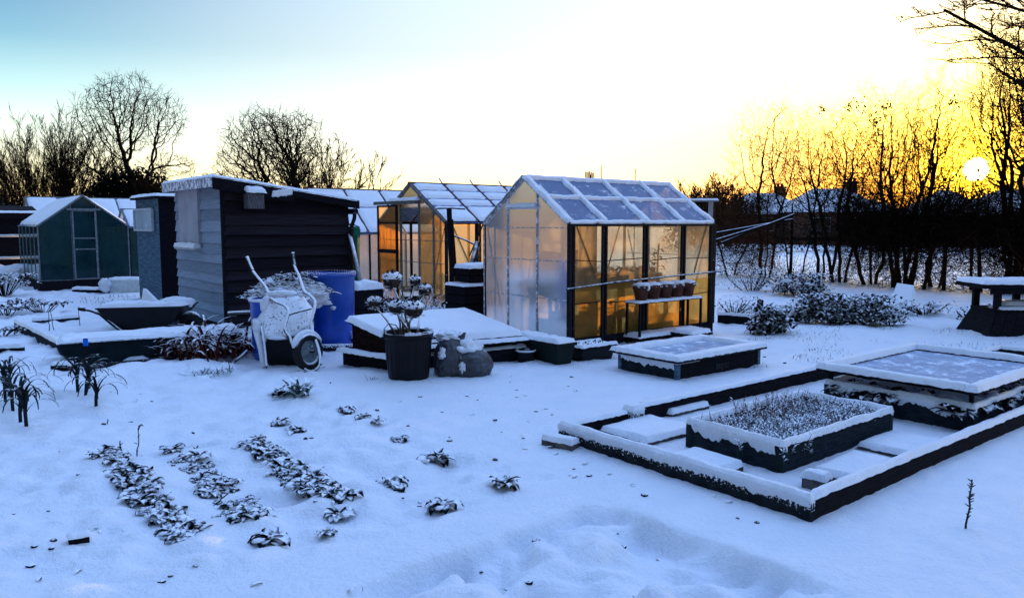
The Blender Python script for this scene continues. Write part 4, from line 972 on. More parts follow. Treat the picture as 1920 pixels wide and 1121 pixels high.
tubes([(541, 590, 8.66), (560, 584, 8.68), (584, 578, 8.76)], .014, 'cross_brace'); tubes([(490, 612, 8.8), (496, 648, 8.66), (500, 690, 8.55)], .012, 'leg')
tubes([(565, 676, 8.46), (570, 690, 8.42), (584, 696, 8.38), (598, 688, 8.4), (600, 668, 8.45)], .012, 'front_guard')
wc = W_(577, 659, 8.52); wh = thing('wheel', None, None, wc, 0); del_keys = [k for k in wh.keys()]; 
bpy.data.objects.remove(wh)
ax = Vector((.84, -.50, .1)).normalized(); u_ = ax.orthogonal().normalized(); v_ = ax.cross(u_)
m = MB(); rt, rs = .165, .046; nu, nv = 36, 12; vs = []; fs = []
for i in range(nu):
    for j in range(nv):
        a0, b0 = 6.283 * i / nu, 6.283 * j / nv
        c_ = (u_ * math.cos(a0) + v_ * math.sin(a0)); vs.append(wc + c_ * (rt + rs * math.cos(b0)) + ax * rs * 1.1 * math.sin(b0)); fs.append((i * nv + j, ((i + 1) % nu) * nv + j, ((i + 1) % nu) * nv + (j + 1) % nv, i * nv + (j + 1) % nv))
m.add(vs, fs); wheel = m.build('wheel', M['rubber'], wb, True)
m = MB(); prof = [(.125, -.03), (.118, -.02), (.05, -.012), (.03, -.035), (.0, -.035)]; vs = []; fs = []
for s_ in (1, -1):
    base = len(vs)
    for (r_, z_) in prof:
        for k in range(28): a0 = 6.283 * k / 28; vs.append(wc + (u_ * math.cos(a0) + v_ * math.sin(a0)) * r_ + ax * z_ * s_)
    for i in range(len(prof) - 1):
        for k in range(28): fs.append((base + i*28 + k, base + i*28 + (k+1) % 28, base + (i+1)*28 + (k+1) % 28, base + (i+1)*28 + k))
m.add(vs, fs); m.build('rim', M['alu'], wheel, True)
m = MB(); up = Vector((0, 0, 1)) - ax * ax.z; up.normalize(); fw_ = ax.cross(up)
ring = []
for i in range(13):
    a0 = -1.25 + 2.5 * i / 12; c_ = up * math.cos(a0) + fw_ * math.sin(a0); ring.append(wc + c_ * (rt + rs + .006))
m.tube(ring, [.012] + [.032 + .008 * n3(i, 3) for i in range(11)] + [.012], 8); m.build('tyre_snow', M['snow'], wheel, True)
m = MB(); m.bar(wc - ax * .1, wc + ax * .1, .02); m.build('axle', M['metal_dark'], wheel)
m = MB(); m.tube([D(428, 587, 9.6), D(470, 585, 9.55), D(488, 586, 9.5)], [.022, .024, .026], 8); tag(m.build('pole', M['tube_snow'], None, True), 'snowy horizontal pole end sticking out left of the upended wheelbarrow', 'pole')
m = MB(); m.tube([D(440, 678, 8.95), D(455, 665, 9.0), D(463, 657, 9.1)], .016, 6); tag(m.build('stick', M['tube_snow'], None, True), 'pale bent stick lying in the snow left of the upended wheelbarrow', 'stick')

# ------------------------------------------------------------------ left: flat wheelbarrow, trough, timbers
c0 = D(278, 618, 11.35); 
w2 = thing('wheelbarrow', 'dark wheelbarrow heaped with snow, parked by the lap board shed', 'wheelbarrow', (c0.x, c0.y, 0), .06)
zb = zat(c0, 627) if False else .02; zt_ = zat(c0, 574)
def tray(x0, x1, X0, X1, y, Y, z0, z1, n='tray', th=.012):
    m = MB(); b_ = [(x0, -y, z0), (x1, -y, z0), (x1, y, z0), (x0, y, z0)]; t_ = [(X0, -Y, z1), (X1, -Y, z1 + .02), (X1, Y, z1 + .02), (X0, Y, z1)]
    m.add(b_ + t_, [(3, 2, 1, 0), (0, 1, 5, 4), (1, 2, 6, 5), (2, 3, 7, 6), (3, 0, 4, 7)])
    m.tube([*t_, t_[0]], .014, 6); return m
tray(-.34, .36, -.58, .62, .22, .34, .06, zt_).build('tray', M['plastic_black'], w2)
s = MB(); s.pad(lambda x, y: Vector((-.56 + x, -.32 + y, zt_ - .01 + .03 * x)), 1.16, .64, .07, .04, 3, rough=.5, jit=.4); s.blob((.42, .05, zt_ + .05), .2, 3, .3, 2, (1.2, 1, .45), 4); s.build('snow_load', M['snow'], w2, True)
def rel2(px, py, Y): return Matrix.Rotation(-.06, 3, 'Z') @ (D(px, py, Y) - w2.location)
for k, dy in enumerate((-.04, .45)):
    m = MB(); pts = [(148, 578, 11.1 + dy), (170, 582, 11.1 + dy), (188, 589, 11.1 + dy), (208, 606, 11.1 + dy), (226, 620, 11.1 + dy), (246, 627, 11.1 + dy)]; m.tube([rel2(*p) for p in pts], .024, 8); o = m.build('handle', M['metal_dark'], w2, True)
    m = MB(); m.tube([rel2(*pts[0]), rel2(160, 580, 11.1 + dy)], .034, 8); m.build('grip', M['rubber'], o, True)
m = MB(); m.tube([(-.5, -.2, .02), (0, -.2, .05), (.5, -.1, .1)], .02); m.tube([(-.5, .2, .02), (0, .2, .05), (.5, .1, .1)], .02); m.build('under_frame', M['metal_dark'], w2)
m = MB(); m.lathe([(.05, -.03), (.15, -.035), (.17, 0), (.15, .035), (.05, .03)], 24, rib=None); o = m.build('wheel', M['rubber'], w2, True); o.rotation_euler = (math.pi / 2, 0, 0); o.location = (.62, 0, .15)
m = MB(); a, b_, c_ = D(266, 583, 11.5), D(272, 541, 11.6), D(297, 566, 11.3); d_ = D(290, 586, 11.2); nn = (b_ - a).cross(c_ - a).normalized() * .03
m.hexa([a - nn, d_ - nn, c_ - nn, b_ - nn], [a + nn, d_ + nn, c_ + nn, b_ + nn]); tag(m.build('tilted_board', M['snow'], None), 'snow crusted board tilted up in the parked wheelbarrow', 'board')
# trough
pT = P(131, 684); dT = Vector((.885, .466, 0)); aT = math.atan2(dT.y, dT.x)
tr = thing('trough', 'long dark trough with sloping end, filled level with snow', 'trough', (pT.x, pT.y, -.02), aT)
Lt = along(pT, dT, 440); hT = zat(pT, 640)
m = MB(); m.hexa([(0, 0, 0), (Lt, 0, 0), (Lt, .5, 0), (0, .5, 0)], [(-.12, -.05, hT), (Lt + .1, -.05, hT), (Lt + .1, .6, hT), (-.12, .6, hT)]); m.build('trough_body', mat('dark_blue_grey_steel', (0.008, 0.015, 0.02), .5, .1, var=.4, scale=4, bump=.1), tr)
m = MB(); m.tube([(-.12, -.05, hT), (Lt + .1, -.05, hT)], .014); m.tube([(-.12, -.05, hT), (-.12, .6, hT)], .014); m.build('rim', M['metal_dark'], tr)
s = MB(); s.pad(lambda x, y: Vector((-.11 + x, -.04 + y, hT)), Lt + .2, .63, .05, .04, 6, rough=.5, jit=.35); s.build('snow_fill', M['snow'], tr, True)
m = MB(); m.bar(P(160, 688, .02), P(330, 672, .02), .06, .05); tag(m.build('plank', M['board_plastered'], None), 'thin snowy plank along the foot of the dark trough', 'plank')
pS = P(163, 690); st = thing('stake', 'stake wrapped with blue tape standing before the dark trough', 'stake', pS)
m = MB(); m.box(-.017, .017, -.012, .012, -.1, zat(pS, 634)); m.build('post', M['metal_dark'], st)
m = MB(); z_ = zat(pS, 648); m.box(-.021, .021, -.016, .016, z_, z_ + .075); m.build('tape', M['blue_tape'], st)
board('bed_edging', 'dark timber edging with snow cap left of the dark trough', 'edging', P(130, 658), P(40, 612), .10, -.05, .09, 'board', .04)
board('bed_edging', 'thin dark timber edging behind the parked wheelbarrow handle', 'edging', P(62, 608), P(150, 601), .06, -.05, .06, 'board', .04)
board('bed_edging', 'short dark timber at the left edge below the parked wheelbarrow', 'edging', P(-60, 662), P(41, 660), .08, -.05, .06, 'board_bare', .045)
brick(96, 698, .16, .1, .05, 'dark lump of stone half buried left of the taped stake', .1, 'soil', .02)
board('plank', 'flat snowy planks lying before the green stained greenhouse', 'plank', P(135, 549), P(206, 549), .22, .0, .08, 'board_bare', .05)
pW = P(203, 549); t = thing('foam_box', 'white foam box with snow on top by the green stained greenhouse', 'box', (pW.x, pW.y, -.03), .12)
m = MB(); m.box(0, .70, 0, .42, 0, .33); m.build('box_body', M['white_foam'], t); s = MB(); s.pad(lambda x, y: Vector((x, y, .33)), .7, .42, .05, .04, 2, jit=.8); s.blob((-.05, -.02, .2), .14, 3, .5, 3, (1, 1, 1.1), 4); s.build('snow_cap', M['snow'], t, True)
# stuff between the frame and the second greenhouse
def crate(px, py, w, d, h, label, rot=ROT, m='board_bare', slats=3, snow=.05):
    p = P(px, py); t = thing('crate', label, 'crate', (p.x, p.y, -.03), rot); b = MB()
    b.box(0.01, w - .01, .01, d - .01, 0, h - .01); b.build('crate_body', M['black_wood'], t)
    for k in range(slats):
        z0, z1 = h * k / slats + .008, h * (k + 1) / slats - .008
        b = MB(); b.box(-.012, w + .012, -.016, .004, z0, z1); b.box(-.018, .0, -.016, d, z0, z1); b.build('slat', M[m], t)
    if snow:
        s = MB(); s.pad(lambda x, y: Vector((x - .02, y - .02, h)), w + .04, d + .04, snow, .03, px, rough=.4); s.build('snow_cap', M['snow'], t, True)
    return t
pc = D(862, 600, 12.0)
crate(872, 420 + CAMH * F / 11.6, .95, .5, .70, 'dark slatted compost bin between the two nearer greenhouses', ROT, 'board_bare', 5, .03)
k_ = crate(880, 420 + CAMH * F / 11.75, .5, .35, .22, 'smaller dark crate stacked on the slatted compost bin', ROT, 'board_bare', 2, .06); k_.location.z = .71
crate(672, 420 + CAMH * F / 11.9, .45, .4, .62, 'small dark box with a peaked snow top behind the blue barrel', ROT + .1, 'board_bare', 2, .12)
for i, (a, b_, r_, lb) in enumerate(((D(842, 392, 13.0), D(849, 600, 12.7), .045, 'thick dark post before the older greenhouse corner'), (D(848, 412, 12.9), D(856, 560, 12.8), .02, 'thin cane beside the thick dark post'), (D(894, 420, 12.6), D(893, 560, 12.6), .035, 'dark post near the main greenhouse left edge'), (D(818, 391, 13.0), D(872, 392, 12.9), .014, 'thin rail tied across the top of the thick dark post'), (D(850, 442, 12.9), D(896, 462, 12.6), .016, 'slanting rail between the two dark posts'), (D(880, 480, 12.5), D(906, 420, 12.4), .012, 'leaning cane by the dark post near the main greenhouse'), (D(884, 500, 12.2), D(896, 455, 12.4), .05, 'dark wrapped bundle tied to the post above the stacked crate'))):
    m = MB(); m.tube([a, a.lerp(b_, .5) + Vector((.01, 0, .01)), b_], r_, 7); tag(m.build('support_post', M['metal_dark' if i else 'board_bare'], None), lb, 'post')
for i, (px, py, w, d, h, lb) in enumerate(((800, 608, .8, .12, .2, 'snowy log lying behind the large cold frame, nearest the older greenhouse'), (775, 600, .9, .12, .12, 'low snowy log behind the sloping cold frame lid'), (830, 606, .5, .3, .32, 'snowy board heap against the compost bin'))):
    p = P(px, py); t = thing('timber', lb, 'timber', (p.x, p.y + .3, -.02), .15 + i * .1)
    m = MB(); m.tube([(0, 0, h * .6), (w * .5, .02, h * .65), (w, .05, h * .6)], [d * .4 + .03, d * .4 + .05, d * .4 + .03], 9); m.build('log', M['board_bare'], t)
    s = MB(); s.pad(lambda x, y: Vector((x, y - d * .4, h * .62 + .09 - 1.2 * (y - d * .4) ** 2)), w, d * .9, .05, .025, i, rough=.7, jit=.6); s.build('snow_cap', M['snow'], t, True)

# ------------------------------------------------------------------ beside the main greenhouse
pos = local(along(O, AX, 1166), -.32); tb = thing('plant_stand', 'narrow metal stand holding a row of clay pots outside the greenhouse', 'plant stand', (pos.x, pos.y, 0), ROT)
LT = 1.32; zT = zat(pos, 568); zLs = zat(pos, 634)
m = MB(); m.box(-.02, LT, 0, .26, zT - .02, zT); o = m.build('top_shelf', M['metal_dark'], tb); s = MB(); s.pad(lambda x, y: Vector((-.02 + x, y, zT)), LT + .02, .26, .022, .03, 2); s.build('snow_cap', M['snow'], o, True)
m = MB(); m.box(0, LT, 0.0, .3, zLs - .03, zLs); o = m.build('lower_shelf', M['metal_dark'], tb); s = MB(); s.pad(lambda x, y: Vector((x, y, zLs)), LT, .3, .04, .03, 3); s.build('snow_cap', M['snow'], o, True)
for (x, y) in ((0, .0), (LT - .03, .0), (0, .23), (LT - .03, .23)):
    m = MB(); m.box(x, x + .028, y, y + .028, -.05, zT - .02); m.build('leg', M['metal_dark'], tb)
pl = ['leftmost clay pot of the row on the stand, under a snow clump', 'second clay pot from the left on the stand, snow hanging over its edge', 'middle clay pot on the stand with a tongue of snow', 'fourth clay pot from the left on the stand', 'rightmost clay pot of the row on the stand']
for i in range(5):
    x = .16 + i * .245; t = thing('flower_pot', pl[i], 'flower pot', local(along(O, AX, 1166) + x, -.32 + .13, zT + .004), R.random() * 6, 'clay pots on the stand')
    m = MB(); m.lathe([(.07, 0), (.075, .01), (.105, .165), (.122, .168), (.126, .21), (.112, .213), (.10, .18), (0, .18)], 24); m.build('pot_body', M['terracotta'], t, True)
    s = MB(); s.blob((0, 0, .205), .115, 3, .35, 3, (1.05, 1.05, .42), i * 3); s.blob((.1 * math.cos(i * 2 - 2), .1 * math.sin(i * 2 - 2), .19), .035, 2, .4, 3, (1, 1, 1.3), i); s.build('snow_cap', M['snow'], t, True)
def trough(o, L, W, h, label, rot, fill='snow', mt='plastic_green', taper=.04):
    t = thing('planter', label, 'planter', (o.x, o.y, -.03), rot); m = MB()
    m.hexa([(taper, taper, 0), (L - taper, taper, 0), (L - taper, W - taper, 0), (taper, W - taper, 0)], [(0, 0, h), (L, 0, h), (L, W, h), (0, W, h)]); m.box(-.015, L + .015, -.015, W + .015, h - .035, h - .001); m.build('planter_body', M[mt], t)
    if fill == 'snow':
        s = MB(); s.pad(lambda x, y: Vector((x, y, h)), L, W, .05, .03, L, rough=.5, jit=.5); s.build('snow_fill', M['snow'], t, True)
    else:
        s = MB(); s.pad(lambda x, y: Vector((x - .015, y - .015, h)), L + .03, .05, .03, .02, L); s.pad(lambda x, y: Vector((x - .015, y - .02, h)), .05, W, .03, .02, L + 1); s.pad(lambda x, y: Vector((x - .015, y + W - .04, h)), L + .03, .05, .03, .02, L + 2); s.build('rim_snow', M['snow'], t, True)
        s = MB(); s.box(.03, L - .03, .03, W - .03, h - .02, h + .004); 
        for k in range(20): s.leaf((R.uniform(.05, L - .05), R.uniform(.05, W - .05), h), R.random() * 6, .05, .02, 1.0, 1, 2)
        s.build('soil_fill', M['soil'], t)
    return t
p1_ = P(1082, 681); trough(Vector((p1_.x - .02, p1_.y, 0)), along(P(1082, 681), BX, 985) * .92, .28, .28, 'long dark green planter heaped with snow along the greenhouse gable', ROT + math.pi / 2)
p2_ = P(1092, 679); trough(p2_, .56, .3, .2, 'dark soil filled planter with snowy rim at greenhouse near corner', ROT, 'soil', 'plastic_black')
p3_ = P(1297, 645); trough(p3_, .42, .34, .16, 'small dark planter with snow at the greenhouse far corner', ROT, 'snow', 'plastic_black')
pp = P(986, 677); t = thing('bucket', 'small dark bucket with snowy rim between cold frame and green planter', 'bucket', (pp.x, pp.y, -.02))
m = MB(); m.lathe([(.09, 0), (.115, .12), (.122, .125), (.122, .14), (.105, .13), (.09, .05), (0, .05)], 24); m.build('bucket_body', M['plastic_black'], t, True)
s = MB(); s.lathe([(.105, .135), (.12, .142), (.122, .155), (.108, .158), (.1, .14)], 24); s.blob((0, 0, .05), .09, 2, .3, 3, (1, 1, .35), 2); s.build('rim_snow', M['snow'], t, True)

# ------------------------------------------------------------------ right: potting bench, edging, planks, sticks
pt = P(1862, 628); tb = thing('potting_bench', 'dark wooden bench with snowy top and slatted flared base at right edge', 'bench', (pt.x, pt.y, 0), -.04)
zt_ = zat(pt, 532); Lb = 1.35
m = MB(); m.box(-.2, Lb, -.08, .7, zt_ - .07, zt_); o = m.build('top_board', M['board_bare'], tb); s = MB(); s.pad(lambda x, y: Vector((-.2 + x, -.08 + y, zt_)), Lb + .2, .78, .055, .04, 2, rough=.3); s.build('snow_cap', M['snow'], o, True)
m = MB(); m.box(-.08, Lb, -.03, .0, zt_ - .15, zt_ - .07); m.build('apron', M['black_wood'], tb)
for (x, y) in ((0.02, .02), (Lb - .1, .02), (.02, .58), (.62, .58)):
    m = MB(); m.box(x, x + .085, y, y + .07, -.05, zt_ - .07); m.build('leg', M['board_bare'], tb)
zs = zat(pt, 580)
m = MB(); m.box(-.02, Lb, -.02, .6, zs - .04, zs); o = m.build('lower_shelf', M['board_bare'], tb)
s = MB(); s.pad(lambda x, y: Vector((.06 + x, y - .02, zs)), .42, .3, .04, .03, 6, jit=.6); s.pad(lambda x, y: Vector((.2 + x, .1 + y, zs + .05)), .55, .3, .06, .03, 7, jit=.6); s.build('snow_cap', M['snow'], o, True)
m = MB(); n = 9
for k in range(n):
    x0, x1 = Lb * k / n + .004, Lb * (k + 1) / n - .004; f = lambda x: -.18 + x * 1.05
    m.hexa([(f(x0), -.2, -.05), (f(x1), -.2, -.05), (f(x1), -.17, -.05), (f(x0), -.17, -.05)], [(x0, -.05, zs - .04), (x1, -.05, zs - .04), (x1, -.02, zs - .04), (x0, -.02, zs - .04)])
m.add([(-.19, -.2, -.05), (0, -.05, zs - .02), (0, .6, zs - .02), (-.19, .7, -.05)], [(0, 1, 2, 3)]); o = m.build('slatted_base', M['board_bare'], tb)
s = MB(); s.blob((.62, -.1, .28), .1, 3, .5, 3, (1.2, .6, .6), 3); s.blob((.64, -.13, .17), .05, 3, .5, 3, (.6, .5, 1.6), 4); s.build('stuck_snow', M['snow'], o, True)
board('bed_edging', 'dark board edging the weedy bank right of the greenhouse', 'edging', P(1345, 606), P(1452, 612), .05, -.1, .14, 'board_bare', .04)
board('bed_edging', 'dark board curving away behind the snowy evergreen bush', 'edging', P(1455, 612), P(1520, 594), .05, -.1, .12, 'board_bare', .04)
for i, (px, py, h, lb) in enumerate(((1364, 606, .16, 'short square peg holding the edging board right of the greenhouse'), (1425, 585, .2, 'short post poking from snow left of the evergreen bush'))):
    p = P(px, py); m = MB(); m.box(-.04, .04, -.04, .04, -.05, h); m.pad(lambda x, y: Vector((-.04 + x, -.04 + y, h)), .08, .08, .03, .02, i); tag(m.build('peg', M['board_bare'], None, False, p, .3), lb, 'post')
M['pole'] = mat('snow_topped_pole', (0.015, 0.012, 0.01), .9, var=.4, scale=9, snow=(.8, .99, .4, 12))
pk = thing('plank_stack', 'bundle of long snow topped poles propped in the hedge', 'pole bundle', D(1340, 452, 19.5))
for i, (a, b_) in enumerate((((1338, 452), (1470, 412)), ((1352, 456), (1490, 402)), ((1330, 440), (1486, 412)))):
    A_, B_ = D(*a, 19.0 + i * .15) - pk.location, D(*b_, 20.2 + i * .15) - pk.location; m = MB(); m.tube([A_, B_], .034, 7); m.build('pole', M['pole'], pk)
p = D(1332, 420, 15.5); t = thing('arm_post', 'pale post with a flat snowy arm behind the greenhouse far corner', 'post', (p.x, p.y, 0), .0)
zq = zat(p, 378); m = MB(); m.box(-.04, .04, -.03, .03, -.1, zq); m.build('post', M['pipe'], t); m = MB(); m.box(-.5, .14, -.05, .05, zq, zq + .03); o = m.build('arm', M['pipe'], t); s = MB(); s.pad(lambda x, y: Vector((-.5 + x, -.05 + y, zq + .03)), .64, .1, .03, .03, 2); s.build('snow_cap', M['snow'], o, True)
cl = ['leftmost stick above the greenhouse ridge', 'short stick of the cluster above the greenhouse ridge', 'tall stick of the cluster above the greenhouse ridge', 'leaning stick alone above the greenhouse ridge at right', 'stick standing just right of the cluster above the ridge']
for i, (x0, y0_, x1, n) in enumerate(((1086, 326, 1085, 1), (1098, 321, 1096, 5), (1106, 318, 1105, 4), (1191, 315, 1182, 1), (1127, 310, 1124, 1))):
    for k in range(n):
        a = D(x0 + k * 2.5, y0_ + R.uniform(0, 8), 17 + .1 * k); b_ = D(x1 + k * 2 + 6, 520, 17 + .1 * k); b_.z = 0
        m = MB(); m.tube([a, b_], .012, 5); tag(m.build('bean_cane', M['cane'], None), cl[i], 'cane', 'canes behind the greenhouse' if n > 1 else None)
m = MB(); m.hexa([P(1668, 574), P(1706, 580), P(1722, 566, .12), P(1690, 560, .12)], [P(1668, 574) + Vector((0, 0, .05)), P(1706, 580) + Vector((0, 0, .05)), P(1722, 566, .12) + Vector((0, .2, .3)), P(1690, 560, .12) + Vector((0, .2, .3))]); tag(m.build('fallen_board', M['snow'], None), 'snow crusted board tilted in the weeds before the hedge', 'board')
# ------------------------------------------------------------------ vegetables and weeds
def gp(px, py): p = P(px, py); return Vector((p.x, p.y, gz(p.x, p.y)))
def veg_plant(seed, n, L, w, m='veg', lift=.8, snow=.5):
    t = thing('vegetable_plant', 'x', 'plant', (0, 0, 0))
    rosette(seed, n, L, w, lift).build('leaves', M[m], t, True)
    s = MB(); r = random.Random(seed)
    for k in range(4): s.blob((r.gauss(0, L * .32), r.gauss(0, L * .32), L * .30), L * r.uniform(.14, .26), 2, .4, 3, (1.3, 1.0, .4), seed + k)
    s.build('snow_cap', M['snow'], t, True)
    return t
VP = [veg_plant(i, 20, .105, .055) for i in range(5)]
used = [False] * 5
def put(k, loc, s, label, group=None):
    global used
    if not used[k]: o = VP[k]; used[k] = True; o.location = loc; o.rotation_euler = (0, 0, R.random() * 6); o.scale = (s, s, s)
    else: o = dup(VP[k], loc, R.random() * 6, s)
    o['label'] = label
    if group: o['group'] = group
    elif 'group' in o: del o['group']
    return o
for (a, b_, n, lab, s0) in (((205, 862), (345, 1004), 16, 'low leafy plant in the leftmost snowy vegetable row', .95), ((330, 836), (472, 968), 12, 'low leafy plant in the middle snowy vegetable row', .85), ((472, 832), (628, 930), 14, 'low leafy plant in the right hand snowy vegetable row', .95)):
    for i in range(n):
        f = i / (n - 1); dens = 1 - .35 * f if a[0] == 205 else 1
        for j in (0, 1):
            p = gp(a[0] + (b_[0] - a[0]) * f + R.uniform(-10, 10) + (j * 2 - 1) * (15 - 3 * abs(f - .5)) * (.8 + .4 * f), a[1] + (b_[1] - a[1]) * f + R.uniform(-5, 5) + (j * 2 - 1) * -3)
            put(R.randrange(5), p - Vector((0, 0, R.uniform(0, .012))), s0 * R.uniform(.72, 1.08), lab, lab.replace('low leafy plant in', 'plants of'))
singles = [(508, 1006, 1.15, 'largest lone leafy plant nearest the camera, below the right row'), (634, 954, .9, 'spindly lone plant at the near end of the right vegetable row'), (525, 792, .85, 'small leafy plant above the right row, left of two'), (555, 803, .8, 'small leafy plant above the right row, right of two'), (648, 775, 1.0, 'lone leafy plant farthest up the right of the vegetable bed'), (682, 790, .8, 'small plant just below the farthest one of the vegetable bed'), (708, 801, .6, 'tiny half buried plant at the end of the far short row'), (748, 826, .7, 'tiny plant alone in open snow above the round leafy one'), (815, 855, 1.25, 'round leafy plant alone in the middle of the snow'), (738, 904, 1.15, 'ragged lone leafy plant below the round one'), (824, 944, 1.05, 'dark curled lone leafy plant near the path'), (946, 912, 1.05, 'lone leafy plant farthest to the right by the path'), (612, 996, .55, 'tiny dark sprout in a hollow at the near edge of the bed'), (200, 852, .8, 'small plant at the far end of the leftmost row')]
for i, (px, py, s_, lb) in enumerate(singles): put(i % 5, gp(px, py), s_, lb)
def tuft(name, label, cat, loc, n, L, w, lift, droop, m, spread, seed, up=0, sg=6, group=None):
    r = random.Random(seed); b = MB()
    for k in range(n):
        b.strap((r.gauss(0, spread), r.gauss(0, spread), up * r.random()), r.random() * 6.28, L * r.uniform(.5, 1.15), w * r.uniform(.6, 1.2), lift * r.uniform(.75, 1.25), droop * r.uniform(.5, 1.4), sg)
    return tag(b.build(name, M[m], None, False, loc, 0), label, cat, group)
tuft('kale_plant', 'spiky grey green plant in the snow below the ribbed bin', 'plant', gp(560, 744), 44, .26, .035, .8, 1.1, 'kale', .05, 4)
tuft('kale_plant', 'bushy snow flecked clump left of the spiky grey green plant', 'plant', gp(532, 738), 26, .16, .04, .9, 1.2, 'veg', .05, 5)
tuft('grass_tuft', 'pale frosted grass tuft in front of the reddish dead plant', 'grass', gp(398, 702), 90, .17, .012, .7, 1.0, 'kale', .11, 6)
tuft('grass_tuft', 'tiny blue green weed in the snow by the bin foot', 'grass', gp(700, 712), 9, .1, .008, .9, .8, 'kale', .03, 7)
tuft('dead_plant', 'big reddish brown dead strappy plant against the shed corner', 'plant', gp(385, 668), 330, .62, .034, 1.15, 3.0, 'dead', .17, 8, 0, 8)
tuft('dead_plant', 'brown snowed strappy plant between dead clump and wheelbarrow', 'plant', gp(443, 655), 150, .48, .03, 1.0, 2.8, 'dead', .16, 9, 0, 7)
tuft('dead_plant', 'snowy strappy plant spilling over the trough end', 'plant', gp(322, 665), 90, .45, .028, 1.05, 2.8, 'dead', .12, 19, 0, 7)
# leeks
def leek(label, loc, seed, n=3, h=.24, lean=.0):
    t = thing('leek_plant', label, 'leek', loc); r = random.Random(seed); m = MB(); lv = MB()
    m.tube([(0, 0, -.03), (lean * .5, 0, h * .5), (lean, .01, h)], [.014, .014, .008], 7); m.build('stem', M['leek'], t, True)
    for k in range(13): lv.strap((lean * .8, .01, h * r.uniform(.35, 1.0)), r.random() * 6.28, r.uniform(.22, .46), .024, r.uniform(1.0, 1.45), r.uniform(2.4, 3.6), 9, .3)
    lv.build('leaves', M['leek'], t)
for i, (px, py, h, lb) in enumerate(((50, 806, .24, 'nearest leek at the left edge, bare dark stem'), (38, 788, .24, 'second leek from the front of the left edge clump'), (24, 766, .22, 'leek in the middle of the left edge clump'), (10, 752, .24, 'leek at the far left of the left edge clump'), (22, 738, .2, 'farthest leek of the left edge clump'), (-14, 760, .24, 'leek partly cut off by the left edge'),
                                     (160, 745, .22, 'nearest upright leek of the small group before the trough'), (146, 735, .22, 'left leek with hooped leaves before the trough'), (168, 728, .2, 'farthest leek of the group before the trough'), (180, 762, .16, 'fallen leek with a long leaf curled over the snow'))):
    leek(lb, gp(px, py), i * 5 + 2, h=h, lean=R.uniform(-.03, .03))
def twig(label, px, py, top, lean, r_, seed, prick=0, name='twig', px2=None):
    p = gp(px, py); h = zat(Vector((p.x, p.y, 0)), top) - p.z; m = MB(); n = 6; rr = random.Random(seed)
    pts = [Vector((lean * k / n + rr.gauss(0, .004), rr.gauss(0, .004), -.03 + (h + .03) * k / n)) for k in range(n + 1)]
    m.tube(pts, [r_ * (1 - .4 * k / n) for k in range(n + 1)], 5)
    for k in range(prick):
        q = pts[0].lerp(pts[-1], rr.random()); a = rr.random() * 6.28; m.tube([q, q + Vector((math.cos(a) * .02, math.sin(a) * .02, .012))], [r_ * .7, r_ * .3], 4)
    tag(m.build(name, M['cane'], None, False, p), label, 'stick')
twig('bare knobbly twig standing in the snow at the lower right', 1812, 991, 898, .01, .006, 3, 26)
twig('short cane at the head of the leftmost row', 229, 858, 826, -.01, .006, 4, 3)
twig('taller thin cane with bent tip beside the leftmost row', 257, 862, 806, .02, .005, 5, 4)
m = MB(); b0 = D(259, 806, 5.3); m.tube([b0, b0 + Vector((.01, 0, .03)), b0 + Vector((.03, 0, .042)), b0 + Vector((.04, 0, .03))], [.005, .008, .008, .004], 5)
tag(m.build('dead_flower', M['tube_snow'], None), 'small curled dead flower at the tip of the taller cane', 'flower')
twig('thin stick near the left timber edging', 93, 622, 585, .0, .007, 6)
twig('second thin stick near the left timber edging, leaning', 102, 618, 572, -.06, .006, 7)
twig('thin post behind the parked wheelbarrow grip', 149, 608, 575, 0, .006, 8)
twig('short stick left of the snow covered grass tuft', 430, 695, 668, 0, .007, 9)
twig('tiny green marker in the open snow above the left cane', 202, 795, 786, 0, .006, 10)
twig('stick lying aslant beside the middle vegetable row', 397, 937, 925, .09, .006, 11)
# broad sprigs at the left
def sprig(label, px, py, n, spread, h, leafL, m, seed, L2=None, name='plant', cat='plant', w=.45, sub=0):
    p = gp(px, py); r = random.Random(seed); t = thing(name, label, cat, p); s = MB(); l = MB()
    for k in range(n):
        a = r.random() * 6.28; e = spread * math.sqrt(r.random()); q = Vector((math.cos(a) * e, math.sin(a) * e, h * r.uniform(.4, 1.0) * (1 - .45 * (e / spread) ** 2)))
        s.tube([(q.x * .15, q.y * .15, -.02), q * .6 + Vector((0, 0, h * .18)), q], [.008, .006, .003], 4, False)
        for j in range(9):
            b = (q * .6 + Vector((0, 0, h * .18))).lerp(q, j / 8) if j else q
            l.leaf(b, r.random() * 6.28, leafL * r.uniform(.7, 1.2), leafL * w, r.uniform(-.2, .7), r.uniform(.6, 1.6), 3, .3)
    s.build('stems', M['twig'], t); l.build('leaves', M[m], t, True); return t
sprig('sprawling leafy shoots in front of the green stained greenhouse', 82, 588, 14, .5, .34, .12, 'veg', 3)
sprig('leafy shoots cut off by the left edge near greenhouse', 12, 590, 12, .45, .34, .12, 'veg', 4)
sprig('low dark leaves at the left edge below the timber corner', 5, 632, 9, .25, .15, .1, 'veg', 14)
sprig('dark brambles left of the green stained greenhouse', 8, 555, 50, .7, .75, .10, 'dryveg', 5, name='bramble')
m = MB(); m.blob((0, 0, .1), .75, 4, .35, 2.5, (1.0, .8, .55), 3); tag(m.build('snow_heap', M['snow'], None, True, P(28, 530)), 'heap of snow covered brush left of the green stained greenhouse', 'snow heap')
